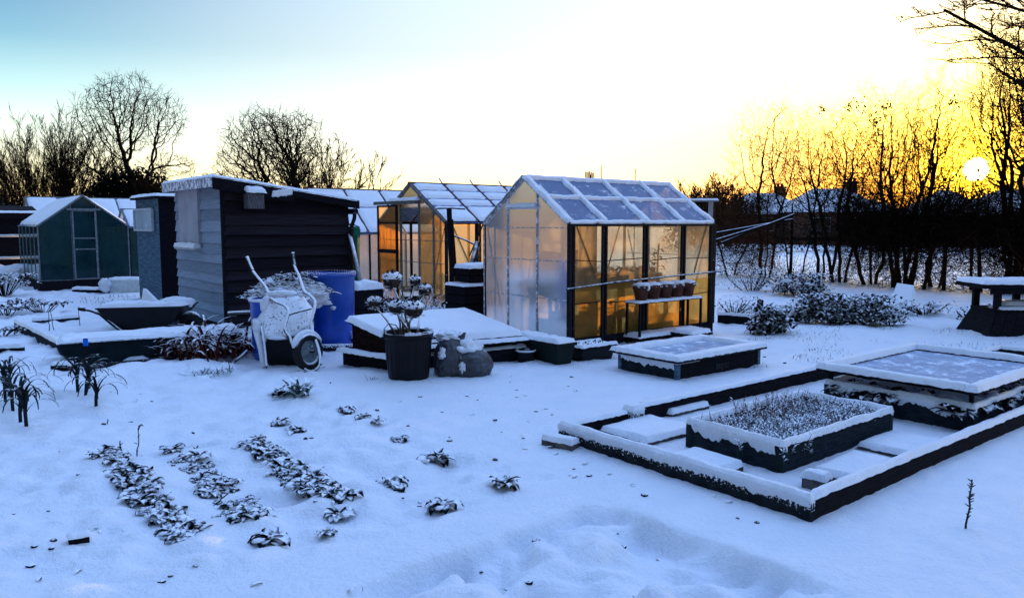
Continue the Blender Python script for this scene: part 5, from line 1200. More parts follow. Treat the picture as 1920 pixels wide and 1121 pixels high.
# evergreen bushes right
def bush(label, px, py, rx, ry, h, n, leafL, seed, m='laurel', name='bush', w=.42):
    p = gp(px, py); r = random.Random(seed); t = thing(name, label, 'bush', p); l = MB(); s = MB()
    cl = [(Vector((r.uniform(-1, 1) * rx * .8, r.uniform(-1, 1) * ry * .8, 0)), r.uniform(.6, 1)) for _ in range(14)]
    for c, k in cl: s.tube([(c.x * .3, c.y * .3, -.03), c * .8 + Vector((0, 0, h * k * .5)), c + Vector((0, 0, h * k * .85))], [.012, .009, .004], 4, False)
    for i in range(n):
        c, k = r.choice(cl); v = Vector((r.gauss(0, .45), r.gauss(0, .45), abs(r.gauss(.2, .55))))
        q = Vector((c.x + v.x * rx * .5, c.y + v.y * ry * .5, min(h, max(.02, h * k * (.15 + v.z)))))
        l.leaf(q, r.random() * 6.28, leafL * r.uniform(.6, 1.2), leafL * w, r.uniform(-.5, .9), r.uniform(.4, 1.6), 3, .3)
    s.build('stems', M['twig'], t); l.build('leaves', M[m], t, True)
    if m == 'laurel':
        q = MB()
        for i in range(int(14 * rx)):
            c, k = r.choice(cl); q.blob((c.x + r.gauss(0, .12) * rx, c.y + r.gauss(0, .1), h * k * r.uniform(.75, .98)), r.uniform(.04, .09), 2, .5, 3, (1.3, 1, .45), i)
        q.build('snow_clumps', M['snow'], t, True)
    return t
bush('broad snow loaded evergreen bush before the hedge', 1592, 606, .76, .36, .44, 3600, .10, 3)
bush('small drooping snow loaded bush by the edging board', 1436, 622, .30, .25, .36, 900, .12, 4)
bush('dark leafy bush behind the broad snow loaded one, at hedge foot', 1500, 552, .55, .35, .45, 1300, .11, 5)
bush('scrubby dry bush on the weedy bank right of greenhouse', 1408, 545, .9, .5, .5, 600, .09, 6, 'dryveg', w=.3)
bush('low scrub beside the tilted snowy board', 1735, 590, .5, .35, .2, 160, .09, 7)
bush('small sprigs of scrub left of the potting bench', 1822, 600, .35, .25, .24, 120, .09, 8, 'dryveg')
bush('tangle of dry stems close to the greenhouse far corner', 1375, 585, .5, .4, .3, 260, .09, 9, 'dryveg', w=.25)
bush('thin weeds on the bank behind the edging board', 1460, 590, .7, .4, .16, 180, .08, 10)
for i, (px, py, rx, h, n, lb) in enumerate(((695, 600, .28, .5, 260, 'dark snow flecked dry plant between barrel and bin'), (728, 588, .3, .45, 240, 'tangled dry plant behind the bin stalks'), (790, 596, .4, .42, 320, 'snowy wispy plant behind the seed heads at the log'), (850, 600, .35, .3, 200, 'dry snowy plant beside the compost bin foot'), (655, 640, .18, .25, 90, 'dry weeds between blue barrel and cold frame'))):
    bush(lb, px, py + 6, rx, .25, h, n, .12, 20 + i, 'dryveg', 'dry_plant', .16)
# grass poking through the snow (uncountable)
r = random.Random(5); b = MB()
for k in range(2600):
    px = r.uniform(1400, 1915); py = r.uniform(612, 690)
    if n3(px * .012, py * .05, 3) < .02: continue
    if px > 1825 and py < 640: continue
    p = gp(px, py); b.strap(p - Vector((0, 0, .01)), r.random() * 6.28, r.uniform(.03, .075), .006, r.uniform(.4, 1.3), 1.0, 2)
for k in range(260):
    px = r.uniform(150, 290); py = r.uniform(555, 572); p = gp(px, py); b.strap(p, r.random() * 6.28, r.uniform(.04, .1), .008, r.uniform(.4, 1.3), 1.0, 2)
tag(b.build('grass', M['grass'], None), kind='stuff')
b = MB()
for k in range(280):
    px = r.uniform(0, 1500); py = 640 + 470 * r.random() ** 1.6
    if n3(px * .004, py * .01, 9) < -.05: continue
    p = gp(px, py)
    if r.random() < .5: b.blob((p.x, p.y, p.z + .002), r.uniform(.006, .02), 1, .4, 3, (1.3, 1, .7), k)
    else: b.leaf(p, r.random() * 6.28, r.uniform(.03, .07), .018, r.uniform(.1, .7), 1.2, 3)
tag(b.build('soil_crumbs', M['soil'], None), kind='stuff')

# ------------------------------------------------------------------ trees
def grow(mt, mc, p, d, L, r, lvl, prm, rg):
    n = prm['seg'][lvl]; pts = [p.copy()]; rs = [r]; dd = d.normalized(); wig = prm['wig'][lvl]
    for i in range(n):
        dd = (dd + Vector((rg.gauss(0, wig), rg.gauss(0, wig), rg.gauss(0, wig) + prm['up'][lvl]))).normalized()
        pts.append(pts[-1] + dd * (L / n)); rs.append(max(prm['rmin'], r * (1 - (i + 1) / n * (.55 if lvl < prm['lev'] else .8))))
    sides = (7, 5, 4, 3, 3, 3)[lvl]
    (mt if lvl < prm.get('trunklev', 1) else mc).tube(pts, rs, sides, lvl == 0)
    if lvl >= prm['lev']: return
    for k in range(prm['ch'][lvl]):
        t = prm['t0'][lvl] + (1 - prm['t0'][lvl]) * (k + rg.random()) / prm['ch'][lvl]
        x = t * n; i = min(int(x), n - 1); q = pts[i].lerp(pts[i + 1], x - i); tang = (pts[i + 1] - pts[i]).normalized()
        ang = prm['ang'][lvl] * rg.uniform(.6, 1.35); az = rg.random() * 6.283
        o = tang.orthogonal().normalized(); o = Matrix.Rotation(az, 3, tang) @ o
        nd = tang * math.cos(ang) + o * math.sin(ang)
        if nd.z < -.15 and rg.random() < .7: nd.z *= -.5
        ll = L * prm['rat'][lvl] * rg.uniform(.65, 1.2) * (1.1 - prm['taper'] * t)
        grow(mt, mc, q, nd, ll, max(prm['rmin'], rs[i] * prm.get('cr', .5)), lvl + 1, prm, rg)
BASE = dict(lev=3, seg=[7, 5, 4, 3], wig=[.08, .13, .18, .2], up=[.03, .06, .05, .03], ch=[8, 7, 6, 0], t0=[.3, .2, .15, 0], ang=[.7, .7, .75, 0], rat=[.55, .5, .5, 0], taper=.45, rmin=.006)
def tree(name, label, loc, starts, prm, seed, mtr='bark', mcr='twig', group=None, extra=None):
    rg = random.Random(seed); a, b = MB(), MB(); prm = {**BASE, **prm}
    for (off, d, L, r) in starts: grow(a, b, Vector(off), Vector(d), L, r, 0, prm, rg)
    t = thing(name, label, 'tree', loc, 0, group)
    a.build('trunk', M[mtr], t, True); b.build('crown', M[mcr], t)
    return t

def colonize(attr, roots, step, di, dk, iters, rg, jit=.25, up=.05):
    """grow a branch skeleton through a cloud of points; roots = list of polylines already there"""
    nodes = []; par = []
    for pl in roots:
        for i, p in enumerate(pl):
            nodes.append(np.array(p, float)); par.append(len(nodes) - 2 if i else -1)
    ch_ = {}
    A = np.array(attr, float); nd = np.full(len(A), 1e9); ni = np.zeros(len(A), int); new = list(range(len(nodes)))
    for it in range(iters):
        if new and len(A):
            Nn = np.array([nodes[i] for i in new]); dd = np.linalg.norm(A[:, None, :] - Nn[None], axis=2); j = dd.argmin(1); dm = dd[np.arange(len(A)), j]
            k = dm < nd; nd[k] = dm[k]; ni[k] = np.array(new)[j[k]]
        keep = nd > dk; A, nd, ni = A[keep], nd[keep], ni[keep]
        act = nd < di
        if not act.any(): break
        acc = {}
        for a, i in zip(A[act], ni[act]):
            v = a - nodes[i]; v /= (np.linalg.norm(v) + 1e-9); acc[i] = acc.get(i, 0) + v
        new = []; stall = set()
        for i, v in acc.items():
            v = v / (np.linalg.norm(v) + 1e-9) + np.array([rg.gauss(0, jit), rg.gauss(0, jit), rg.gauss(0, jit) + up]); v /= np.linalg.norm(v)
            q_ = nodes[i] + v * step
            if any(np.linalg.norm(q_ - c_) < step * .55 for c_ in ch_.get(i, ())) or len(ch_.get(i, ())) >= 3: stall.add(i); continue
            ch_.setdefault(i, []).append(q_); nodes.append(q_); par.append(i); new.append(len(nodes) - 1)
        if stall:
            k_ = ~np.isin(ni, list(stall)); A, nd, ni = A[k_], nd[k_], ni[k_]
        if not len(A): break
        if len(nodes) > 6000: break
    return nodes, par
def ctree(name, label, loc, ells, roots, seed, n=1500, step=.16, di=1.1, dk=.3, rtip=.007, p=2.3, rmax=.2, tw=(2, .35), mtr='bark', mcr='twig', group=None, jit=.28, up=.05, zmin=0, twr=.004):
    rg = random.Random(seed); attr = []; vol = [a[1][0] * a[1][1] * a[1][2] for a in ells]
    while len(attr) < n:
        (c, r_) = rg.choices(ells, vol)[0]
        v = Vector((rg.gauss(0, 1), rg.gauss(0, 1), rg.gauss(0, 1))).normalized() * (rg.random() ** .42)
        q = (c[0] + v.x * r_[0], c[1] + v.y * r_[1], c[2] + v.z * r_[2])
        if q[2] > zmin: attr.append(q)
    nodes, par = colonize(attr, roots, step, di, dk, 120, rg, jit, up)
    kids = [[] for _ in nodes]
    for i, q in enumerate(par):
        if q >= 0: kids[q].append(i)
    rr = [0.0] * len(nodes)
    for i in range(len(nodes) - 1, -1, -1):
        rr[i] = max(rtip, rr[i] ** (1 / p)) if rr[i] else rtip
        rr[i] = min(rr[i], rmax)
        if par[i] >= 0: rr[par[i]] += rr[i] ** p
    a, b = MB(), MB(); thick = rtip * 4
    def chain(i0, i1):
        pts = [Vector(nodes[i0]), Vector(nodes[i1])] if i0 >= 0 else [Vector(nodes[i1])]; rs = [min(rr[i0], rr[i1] * 1.3), rr[i1]] if i0 >= 0 else [rr[i1]]; j = i1
        while True:
            if not kids[j]: break
            ks = sorted(kids[j], key=lambda k: -rr[k])
            for k in ks[1:]: stack.append((j, k))
            j = ks[0]; pts.append(Vector(nodes[j])); rs.append(rr[j])
        # split thick part and thin part
        m_ = next((q for q, r_ in enumerate(rs) if r_ < thick), len(rs))
        if m_ >= 2: a.tube(pts[:m_ + 1], rs[:m_ + 1], 6, False)
        if m_ < len(rs) - 1: b.tube(pts[max(0, m_ - 1):], rs[max(0, m_ - 1):], 3, False)
    stack = [(-1, i) for i, q in enumerate(par) if q < 0]
    while stack: chain(*stack.pop())
    for i in range(len(nodes)):
        if rr[i] < rtip * 1.6 and (not kids[i] or rg.random() < .35):
            d0 = Vector(nodes[i]) - Vector(nodes[par[i]]) if par[i] >= 0 else Vector((0, 0, 1))
            for k in range(tw[0] if not kids[i] else 1):
                d = (d0.normalized() + Vector((rg.gauss(0, .5), rg.gauss(0, .5), rg.gauss(.1, .45)))).normalized(); L = tw[1] * rg.uniform(.5, 1.3); q = Vector(nodes[i])
                m1 = q + d * L * .5 + Vector((rg.gauss(0, .03), rg.gauss(0, .03), rg.gauss(0, .03)))
                b.tube([q, m1, q + d * L + Vector((0, 0, .04))], [twr, twr * .9, twr * .5], 3, False)
                if rg.random() < .5: b.tube([m1, m1 + (d + Vector((rg.gauss(0, .6), rg.gauss(0, .6), .2))).normalized() * L * .5], [twr * .8, twr * .5], 3, False)
    t = thing(name, label, 'tree', loc, 0, group); a.build('trunk', M[mtr], t, True); b.build('crown', M[mcr], t)
    return t
def stem(p0, p1, n, rg, w=.06):
    p0, p1 = Vector(p0), Vector(p1); return [p0.lerp(p1, k / n) + Vector((rg.gauss(0, w), rg.gauss(0, w), 0)) * (0 if k == 0 else 1) for k in range(n + 1)]
gnd = lambda px, Y: Vector(((px - 960) / F * Y, Y, -.05))
# tall spreading tree over ivy, left
Y = 40; k = Y / F
rg = random.Random(4)
ctree('bare_tree', 'tall spreading bare tree rising from the dark ivy mass at left', gnd(262, Y), [((-.9, 0, 6.9), (2.1, 1.6, 2.0)), ((1.0, 0, 7.0), (1.7, 1.5, 1.5)), ((-.3, 0, 7.7), (1.8, 1.4, 1.6)), ((-2.6, 0, 6.1), (1.2, .9, .8)), ((-1.7, 0, 4.4), (1.6, .9, .7)), ((1.7, 0, 4.6), (1.5, .9, .7))],
      [stem((-.1, 0, 0), (-.25, 0, 4.2), 16, rg, .04), stem((.25, .1, 0), (.45, .1, 3.9), 15, rg, .05), stem((-.3, .1, .5), (-1.3, 0, 3.6), 14, rg, .05)], 11, 5200, .17, 1.2, .25, .010, 2.15, .2, (3, .42), zmin=3.4, twr=.008, jit=.22)
def fan(n, sp, L, r, rg, y=.2):
    return [((rg.uniform(-.25, .25), rg.uniform(-.2, .2), 0), (sp * (2 * i / (n - 1) - 1) + rg.gauss(0, .06), rg.gauss(0, y), 1), L * rg.uniform(.8, 1.1), r * rg.uniform(.7, 1.1)) for i in range(n)]
rg = random.Random(2); FANP = dict(ch=[9, 8, 5, 0], t0=[.15, .1, .2, 0], ang=[.26, .34, .45, 0], rat=[.6, .5, .5, 0], up=[.0, .05, .05, .05], wig=[.035, .06, .1, .15], rmin=.0075, cr=.45)
tree('bare_tree', 'fan shaped multi stemmed bare tree at the far left', gnd(88, 38), fan(18, .85, 4.9, .045, rg), FANP, 21, 'bark_far', 'twig')
tree('bare_tree', 'upright multi stemmed bare tree right of the far left one', gnd(136, 39), fan(9, .5, 4.8, .045, rg), FANP, 22, 'bark_far', 'twig')
tree('bare_tree', 'low fan of bare stems at the very left edge', gnd(5, 42), fan(10, .9, 3.0, .035, rg), FANP, 23, 'bark_far', 'twig')
tree('bare_tree', 'low arching bare bush right of the ivy mass', gnd(335, 37), fan(12, 1.0, 3.3, .05, rg), {**FANP, 'wig': [.08, .12, .15, .2]}, 24, 'bark_far', 'twig')
rg = random.Random(6)
ctree('bare_tree', 'crooked densely branched apple tree behind the lap board shed', gnd(535, 26), [((-.5, 0, 4.1), (1.5, 1.3, 1.3)), ((-1.1, 0, 3.4), (1.2, 1.0, .9)), ((.4, 0, 4.2), (1.0, 1.0, 1.2)), ((.3, 0, 3.1), (1.3, 1.0, .7))],
      [stem((0, 0, 0), (.05, 0, 1.7), 8, rg, .03), stem((0, .1, .8), (-.6, 0, 2.4), 8, rg, .05), stem((.05, 0, 1.0), (.35, 0, 2.7), 8, rg, .05)], 31, 3600, .12, .8, .16, .009, 2.1, .15, (3, .36), jit=.45, twr=.006)
tree('bare_tree', 'thin stemmed bare tree right of the crooked apple tree', gnd(612, 27), fan(9, .42, 3.9, .05, rg), {**FANP, 'ch': [8, 6, 4, 0], 'wig': [.06, .1, .15, .2]}, 32, 'bark', 'twig')
for i, (px, Y, h, lb) in enumerate(((665, 60, 3.9, 'small distant bushy tree just right of the shed roof'), (715, 64, 3.4, 'smallest distant bushy tree between shed and older greenhouse'), (1325, 52, 4.3, 'distant bushy tree lit golden right of the greenhouse'), (1362, 55, 4.0, 'second distant bushy tree nearer the hedge'), (1300, 60, 3.8, 'third distant bushy tree just behind the greenhouse roof end'), (800, 70, 3.6, 'faint distant tree top above the older greenhouse'))):
    tree('bare_tree', lb, gnd(px, Y), fan(12, .7, h * .85, .05, rg), {**FANP, 'ch': [9, 7, 4, 0], 'rmin': .014, 'wig': [.06, .12, .15, .2], 'ang': [.5, .6, .6, 0]}, 40 + i, 'bark_far', 'bark_far')
# ivy mass and dark shrubs
def leafmass(name, label, cat, loc, lobes, n, L, m, seed, w=.6):
    r = random.Random(seed); b = MB(); s = MB(); t = thing(name, label, cat, loc)
    s.tube([(0, 0, -.1), (0, 0, 1.4)], [.12, .08], 6)
    for (c, rr) in lobes: s.tube([(0, 0, .6), Vector(c)], [.07, .03], 5)
    tot = sum(rr ** 2 for c, rr in lobes)
    for (c, rr) in lobes:
        for k in range(int(n * rr * rr / tot)):
            v = Vector((r.gauss(0, 1), r.gauss(0, 1), r.gauss(0, 1))).normalized() * rr * r.uniform(.3, 1.05) * (1 + .25 * n3(k * .01, rr, c[0]))
            q = Vector(c) + v; q.z = max(.05, q.z)
            b.leaf(q, r.random() * 6.28, L * r.uniform(.6, 1.3), L * w, r.uniform(-.9, .9), r.uniform(.2, 1), 2, .2)
    s.build('trunk', M['bark'], t); b.build('foliage', M[m], t); return t
leafmass('ivy_bush', 'dark rounded mass of ivy beneath the tall spreading tree', 'bush', gnd(255, 38.5), [((-.6, 0, 2.8), 1.5), ((.5, 0, 3.0), 1.4), ((-1.4, .2, 1.6), 1.3), ((1.3, .2, 1.9), 1.4), ((0, -.2, 1.5), 1.8), ((2.4, .2, 2.2), 1.0), ((-1.9, .2, 1.0), .9)], 17000, .26, 'ivy', 3)
leafmass('dark_shrub', 'dark shrub mass behind the low black shed', 'bush', gnd(20, 33), [((0, 0, 1.3), 1.4), ((-2, 0, 1.6), 1.4), ((1.6, 0, 1.0), 1.2), ((3.0, .4, .9), 1.1)], 4500, .2, 'ivy', 4)
leafmass('dark_shrub', 'dark shrub mass below the fan shaped trees', 'bush', gnd(150, 43), [((0, 0, 1.2), 1.5), ((-2.6, 0, 1.0), 1.4), ((2.3, 0, 1.2), 1.3), ((-4.6, 0, 1.3), 1.4), ((-7, 0, 1.2), 1.4)], 6000, .22, 'ivy', 5)
leafmass('dark_shrub', 'dark hedge strip far behind the sheds', 'bush', gnd(560, 46), [((x, 0, .8), 1.3) for x in (-5, -3, -1, 1, 3, 5, 7)], 6000, .24, 'ivy', 6)
# hedge line trees
HO = Vector((5.2, 26.0, 0)); HD = Vector((.622, -.783, 0)).normalized()
def hp_at(px, off=0.0):
    o = HO + Vector((.78, .62, 0)) * off; t_ = along(o + Vector((0, 0, 1.6)), HD, px); return o + HD * t_
def hedge_tree(label, px, top, n, sp, seed, r=.05, off=0.0):
    p = hp_at(px, off); h = zat(p, top); p = Vector((p.x, p.y, -.05)); rg = random.Random(seed); w = .55 + sp * 2.2
    roots = []; ells = []
    for k in range(n):
        dx = (k / max(1, n - 1) - .5) * 2 * w * .55 + rg.gauss(0, .06) if n > 1 else 0; hh = h * rg.uniform(.86, 1.0); zz_ = hh * rg.uniform(.38, .5)
        roots.append(stem((dx * .25, rg.gauss(0, .1), 0), (dx * .8, rg.gauss(0, .12), zz_), int(zz_ / .3), rg, .03)); ells.append(((dx * 1.15, 0, (zz_ * .55 + hh) / 2), (w * .9, .7, (hh - zz_ * .55) / 2)))
    return ctree('bare_tree', label, p, ells, roots, seed, int(700 * n * h / 5), .16, 1.5, .17, .0045, 2.0, r * 1.2, (3, .55), group='trees along the hedge line', jit=.13, up=.16, twr=.0032)
for i, a in enumerate(((1442, 160, 3, .12, .06, 'slender pair of tall bare stems at the left end of the hedge'), (1492, 180, 2, .14, .03, 'slim bare tree leaning right beside the propped poles'), (1548, 250, 3, .25, .07, 'bare hedge tree with arching limbs left of middle'), (1580, 195, 3, .3, .06, 'arching bare hedge tree with clinging seed clusters'), (1640, 185, 3, .3, .055, 'wiry bare hedge tree over the broad snowy bush'), (1695, 150, 4, .3, .055, 'V shaped wiry bare hedge tree left of the sun'),
        (1722, 200, 3, .26, .06, 'dense bare hedge tree holding dark seed clumps'), (1760, 150, 2, .06, .07, 'thick stemmed bare hedge tree directly left of the sun'), (1905, 60, 2, .1, .05, 'tall thorny bare hedge tree in front of the sun'), (1902, 40, 2, .16, .055, 'tall branching bare hedge tree right of the sun'), (1930, 20, 3, .22, .07, 'tall bare hedge tree at the right edge'), (1708, 120, 2, .16, .04, 'slender tall bare tree left of the thick stemmed one in the hedge'), (1915, 5, 3, .2, .045, 'finely twigged tall bare tree crowning above the potting bench'), (1965, 10, 4, .3, .08, 'bare hedge tree mostly beyond the right edge'), (1372, 345, 2, .2, .025, 'low bare shrub tree behind the greenhouse far corner'))):
    hedge_tree(a[5], a[0], a[1], a[2], a[3], 60 + i, a[4] * (.6 if 1470 < a[0] < 1620 else 1), off=R.uniform(-.3, .5))
# seed clusters hanging in the hedge trees
r = random.Random(9)
for i, (px, py, s_) in enumerate(((1603, 194, .10), (1620, 205, .07), (1590, 203, .06), (1650, 215, .12), (1662, 198, .07), (1640, 225, .07), (1646, 247, .10), (1722, 282, .10), (1733, 288, .09), (1712, 350, .11), (1718, 270, .06), (1543, 204, .05), (1740, 315, .07), (1790, 195, .08), (1868, 280, .08))):
    c = hp_at(px, .1); q = D(px, py, c.y); b = MB()
    for k in range(26): b.leaf((r.gauss(0, s_), r.gauss(0, s_), r.gauss(0, s_)), r.random() * 6.28, .1, .05, r.uniform(-1, 1), .8, 2)
    tag(b.build('seed_cluster', M['ivy'], None, False, q), 'dark dead leaf cluster clinging among the bare hedge branches', 'seed cluster', 'leaf clusters in the hedge trees')
# overhanging branches top right
p = gnd(2120, 13.5); big = Vector((p.x, p.y, 0))
A = lambda a, b_: (D(b_[0], b_[1], 13.0) - D(a[0], a[1], 13.4)).normalized()
st = []
for (a, b_, L, r_) in (((2060, 190), (1790, -10), 3.2, .05), ((2060, 130), (1820, 30), 2.6, .035), ((2050, 60), (1850, -40), 2.4, .035), ((2060, 250), (1830, 110), 2.4, .03)):
    o = D(a[0], a[1], 13.4) - big; st.append((tuple(o), A(a, b_), L, r_)); 
st.append(((0, 0, -.1), (-.02, 0, 1), 6.0, .16))
for s_ in list(st[:4]): st.append(((0, 0, max(1.0, s_[0][2] - 1.0)), Vector(s_[0]) - Vector((0, 0, max(1.0, s_[0][2] - 1.0))), (Vector(s_[0]) - Vector((0, 0, max(1.0, s_[0][2] - 1.0)))).length, .07))
tree('bare_tree', 'near bare tree reaching thorny boughs in from the top right corner', big, st, dict(ch=[14, 8, 4, 0], t0=[.08, .15, .2, 0], ang=[.7, .8, .9, 0], rat=[.42, .42, .4, 0], wig=[.06, .12, .15, .2], up=[.0, .0, .0, 0], rmin=.0045), 91)
# hedge understorey: one long hedge of countless twigs
def understorey(name, label, px0, px1, zf, n, seed, thick=.5, m='twig', rr=.006, td=1.0, lf=.35):
    r = random.Random(seed); b = MB(); p0, p1 = hp_at(px0), hp_at(px1); L = (p1 - p0).length; d = (p1 - p0).normalized(); nn = Vector((-d.y, d.x, 0)); t = thing(name, label, 'hedge', p0, 0)
    for k in range(n):
        u = r.random() * L; z0, z1 = zf(u / L); z = max(.02, r.gauss(z0, z1))
        q = d * u + nn * r.gauss(0, thick) + Vector((0, 0, z)); gp_ = 960 + F * (p0.x + q.x) / (p0.y + q.y)
        if 1455 < gp_ < 1572 and .3 < z and r.random() < .93: continue                    # the thin gap the low sun shines through
        v = Vector((r.gauss(0, 1), r.gauss(0, 1), r.gauss(.3, .9))).normalized() * r.uniform(.3, .9)
        b.tube([q, q + v * .5 + Vector((r.gauss(0, .06), r.gauss(0, .06), r.gauss(0, .06))), q + v], [rr * 1.3, rr, rr * .6], 3, False)
    b.build('twigs', M[m], t)
    b = MB(); 
    for k in range(int(n * lf)):
        u = r.random() * L; z0, z1 = zf(u / L); z = max(.05, r.gauss(z0, z1))
        if 1455 < 960 + F * (p0.x + d.x * u) / (p0.y + d.y * u) < 1572 and z > .3 and r.random() < .93: continue
        b.leaf(d * u + nn * r.gauss(0, thick) + Vector((0, 0, z)), r.random() * 6.28, .09, .05, r.uniform(-1, 1), .8, 2)
    b.build('dead_leaves', M['hedgeleaf'], t)
    b = MB()
    for k in range(int(L * td)):
        u = r.random() * L; q = d * u + nn * r.gauss(0, thick * .6); b.tube([q + Vector((0, 0, -.1)), q + Vector((r.gauss(0, .06), 0, 1)), q + Vector((r.gauss(0, .14), r.gauss(0, .1), 2.2))], [r.uniform(.03, .08), .04, .02], 5, False)
    b.build('trunks', M['bark'], t); return t
M['hedgetwig'] = mat('brown_hedge_twig', (0.06, 0.024, 0.010), .9, var=.4, scale=3, bump=0)
M['hedgeleaf'] = mat('clinging_dead_leaf', (0.03, 0.016, 0.01), .8, var=.4, scale=3, bump=0)
understorey('hedge', 'thin brown twiggy hedge stretch right of the greenhouse', 1335, 1580, lambda u: (1.55 + .5 * n3(u * 5, 1), .62), 2700, 3, .4, 'hedgetwig', .0026, .4, .05)
understorey('hedge', 'dense black twiggy hedge stretch beneath the setting sun', 1590, 2150, lambda u: (1.45 + .7 * n3(u * 9, 3), .42), 8200, 4, .4, rr=.0052, td=1.2)
understorey('hedge', 'tangled stems at the foot of the hedge', 1350, 1960, lambda u: (.5, .38), 3800, 5, .5, 'hedgetwig', .0034, .15, .1)
# houses beyond the hedge
def house(label, px, Y, w, d, eave, ridge, rot, seed, chim=True):
    p = gnd(px, Y); t = thing('bungalow', label, 'house', (p.x, p.y, 0), rot)
    m = MB(); m.box(-w / 2, w / 2, -d / 2, d / 2, -.2, eave); m.build('wall', M['brick'], t)
    e = .35; hip = d * .35; m = MB()
    b = [(-w/2-e, -d/2-e, eave), (w/2+e, -d/2-e, eave), (w/2+e, d/2+e, eave), (-w/2-e, d/2+e, eave)]; q = [(-w/2+hip, 0, ridge), (w/2-hip, 0, ridge)]
    m.add(b + q, [(0, 1, 5, 4), (2, 3, 4, 5), (1, 2, 5), (3, 0, 4), (3, 2, 1, 0)]); rf = m.build('roof', M['roofsnow'], t)
    if chim:
        m = MB(); m.box(w * .2, w * .2 + .7, -.35, .35, ridge - .9, ridge + .55); m.box(w * .2 - .06, w * .2 + .76, -.41, .41, ridge + .4, ridge + .5)
        for k in (0, .36): m.lathe([(.11, ridge + .55), (.1, ridge + .8)], 8, (w * .2 + .18 + k, 0, 0))
        m.build('chimney', M['brick'], rf)
    for x in (-w * .3, w * .12):
        m = MB(); m.box(x, x + 1.4, -d/2 - .06, -d/2 - .002, 1.0, 2.1); wn = m.build('window', M['pipe'], t); m = MB(); m.box(x + .08, x + 1.32, -d/2 - .075, -d/2 - .055, 1.08, 2.02); m.build('pane', M['pane_dark'], wn)
house('snow roofed bungalow seen beyond the left end of the hedge', 1425, 66, 6.5, 6, 2.4, 4.2, .2, 1)
house('snow roofed bungalow with chimney behind the arching hedge tree', 1548, 62, 7, 6.5, 2.5, 4.4, -.1, 2)
house('low snow roofed bungalow behind the wiry hedge trees', 1622, 66, 5.0, 6, 2.2, 3.7, .15, 3, False)
house('larger snow roofed bungalow left of the sun behind dense hedge', 1765, 56, 4.6, 5.5, 2.2, 4.0, -.05, 4, False)
house('snow roofed bungalow right of the sun at the frame edge', 1890, 62, 7, 7, 2.5, 4.3, .1, 5)
understorey2 = leafmass('far_hedge', 'far dark garden hedge before the bungalows', 'hedge', gnd(1650, 46), [((x, 0, .9), 1.0) for x in np.arange(-12, 16, 1.6)], 9000, .2, 'ivy', 8)
# ------------------------------------------------------------------ world, sun, camera
sun_v = ray(1830, 318).normalized()
EL = math.asin(sun_v.z); AZ = math.atan2(sun_v.x, sun_v.y)
w = bpy.data.worlds.new('World'); bpy.context.scene.world = w; w.use_nodes = True
t = NT(w.node_tree); t.n.clear()
out = t.n.new('ShaderNodeOutputWorld')
sky = t.n.new('ShaderNodeTexSky'); sky.sky_type = 'NISHITA'; sky.sun_disc = False; sky.sun_elevation = EL; sky.sun_rotation = AZ
sky.air_density = 1.0; sky.dust_density = 1.5
bg1 = t.n.new('ShaderNodeBackground'); bg1.inputs[1].default_value = .05; t.link(sky.outputs[0], bg1.inputs[0])
tc = t.n.new('ShaderNodeTexCoord'); vn = t.n.new('ShaderNodeVectorMath'); vn.operation = 'NORMALIZE'; t.link(tc.outputs['Generated'], vn.inputs[0])
sp = t.n.new('ShaderNodeSeparateXYZ'); t.link(vn.outputs[0], sp.inputs[0])
dp = t.n.new('ShaderNodeVectorMath'); dp.operation = 'DOT_PRODUCT'; t.link(vn.outputs[0], dp.inputs[0]); dp.inputs[1].default_value = sun_v
dot = dp.outputs['Value']
def ramp(stops, fac):
    r = t.n.new('ShaderNodeValToRGB'); e = r.color_ramp.elements
    while len(e) > 1: e.remove(e[-1])
    e[0].position = stops[0][0]; e[0].color = (*stops[0][1], 1)
    for p_, c_ in stops[1:]: k = e.new(p_); k.color = (*c_, 1)
    t.link(fac, r.inputs[0]); return r.outputs[0]
zz = t.math('POWER', t.math('MAXIMUM', sp.outputs[2], 0.0), .5)
q = lambda z: z ** .5
away = ramp([(0, (.85, .42, .09)), (q(.025), (1.0, .68, .24)), (q(.06), (.92, .86, .54)), (q(.10), (.68, .80, .70)), (q(.15), (.34, .58, .62)), (q(.20), (.11, .32, .46)), (q(.26), (.04, .18, .36)), (q(.40), (.30, .52, 1.0)), (1, (.50, .80, 1.55))], zz)
near = ramp([(0, (1.4, .85, .26)), (q(.025), (1.25, .93, .36)), (q(.06), (1.0, .91, .60)), (q(.10), (.76, .76, .62)), (q(.15), (.66, .71, .68)), (q(.21), (.50, .58, .61)), (q(.28), (.48, .60, .70)), (q(.40), (.38, .60, 1.05)), (1, (.50, .80, 1.55))], zz)
glow = t.math('MULTIPLY', t.math('POWER', t.math('MAXIMUM', dot, 0.0), 26.0), t.mapr(sp.outputs[2], .08, .26, .95, 0.0))
ff = t.mapr(dot, .36, .90)
behind = t.mapr(dot, -.6, .45, .22, 1.0)
gcol = t.mixc(t.mapr(sp.outputs[2], .025, .17), (3.4, 1.05, .03), (3.0, 2.3, .16))
sky2 = t.mixc(glow, t.mixc(ff, away, near), gcol)
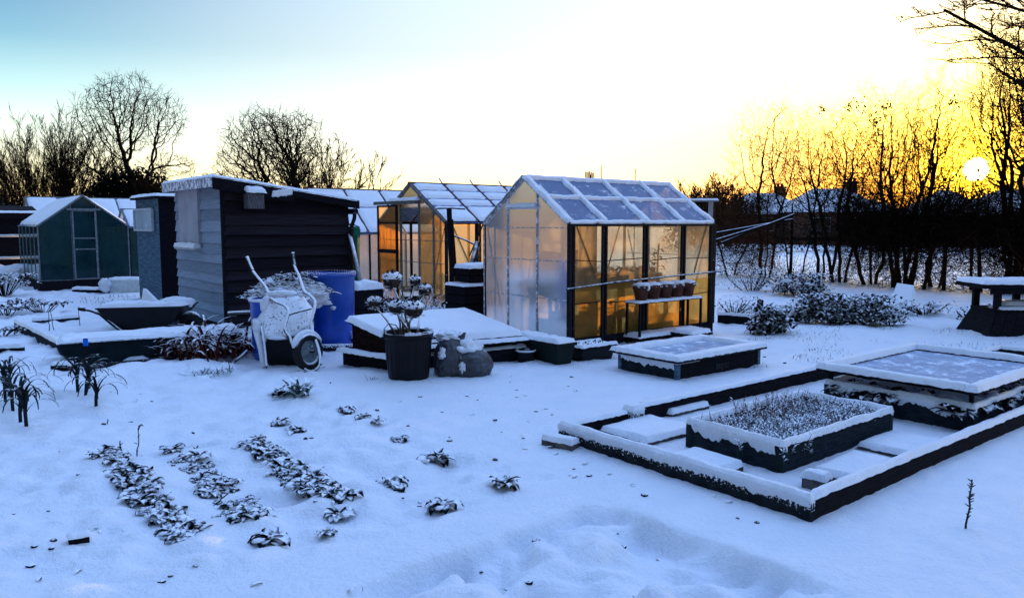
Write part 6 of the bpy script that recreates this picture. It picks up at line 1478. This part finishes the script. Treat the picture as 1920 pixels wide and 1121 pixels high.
bg2 = t.n.new('ShaderNodeBackground'); bg2.inputs[1].default_value = 1.0; t.link(sky2, bg2.inputs[0]); t.link(behind, bg2.inputs[1])
# the bright air around the sun and the sun's own face
g1 = t.math('POWER', t.math('MAXIMUM', dot, 0.0), 70.0); g2 = t.math('POWER', t.math('MAXIMUM', dot, 0.0), 1500.0)
disc = t.mapr(dot, math.cos(rad(.80)), math.cos(rad(.30)))
bg3 = t.n.new('ShaderNodeBackground'); bg3.inputs[0].default_value = (1.0, .62, .015, 1); t.link(t.math('ADD', t.math('MULTIPLY', g1, 1.0), t.math('MULTIPLY', g2, 16.0)), bg3.inputs[1])
bg4 = t.n.new('ShaderNodeBackground'); bg4.inputs[0].default_value = (1.0, .80, .26, 1); t.link(t.math('MULTIPLY', disc, 160.0), bg4.inputs[1])
def addsh(a, b):
    n = t.n.new('ShaderNodeAddShader'); t.link(a, n.inputs[0]); t.link(b, n.inputs[1]); return n.outputs[0]
s = addsh(addsh(bg1.outputs[0], bg2.outputs[0]), addsh(bg3.outputs[0], bg4.outputs[0]))
t.link(s, out.inputs[0])
sl = bpy.data.lights.new('sun', 'SUN'); sl.energy = 5.0; sl.angle = rad(.5); sl.color = (1.0, .58, .22)
so = bpy.data.objects.new('sun', sl); C.objects.link(so); so.rotation_euler = sun_v.to_track_quat('Z', 'Y').to_euler()
cam = bpy.data.cameras.new('camera'); co = bpy.data.objects.new('camera', cam); C.objects.link(co)
cam.sensor_width = 36; cam.lens = F / 1920 * 36; cam.clip_start = .05; cam.clip_end = 3000
co.location = (0, 0, CAMH); co.rotation_euler = (math.pi / 2 - PITCH, 0, 0)
sc = bpy.context.scene; sc.camera = co
sc.view_settings.view_transform = 'Standard'; sc.view_settings.look = 'None'; sc.view_settings.exposure = .55; sc.view_settings.gamma = 1
sc.render.engine = 'CYCLES'
sc.cycles.use_denoising = True
sc.cycles.transparent_max_bounces = 24; sc.cycles.max_bounces = 10; sc.cycles.diffuse_bounces = 4; sc.cycles.transmission_bounces = 8
sc.cycles.sample_clamp_indirect = 8
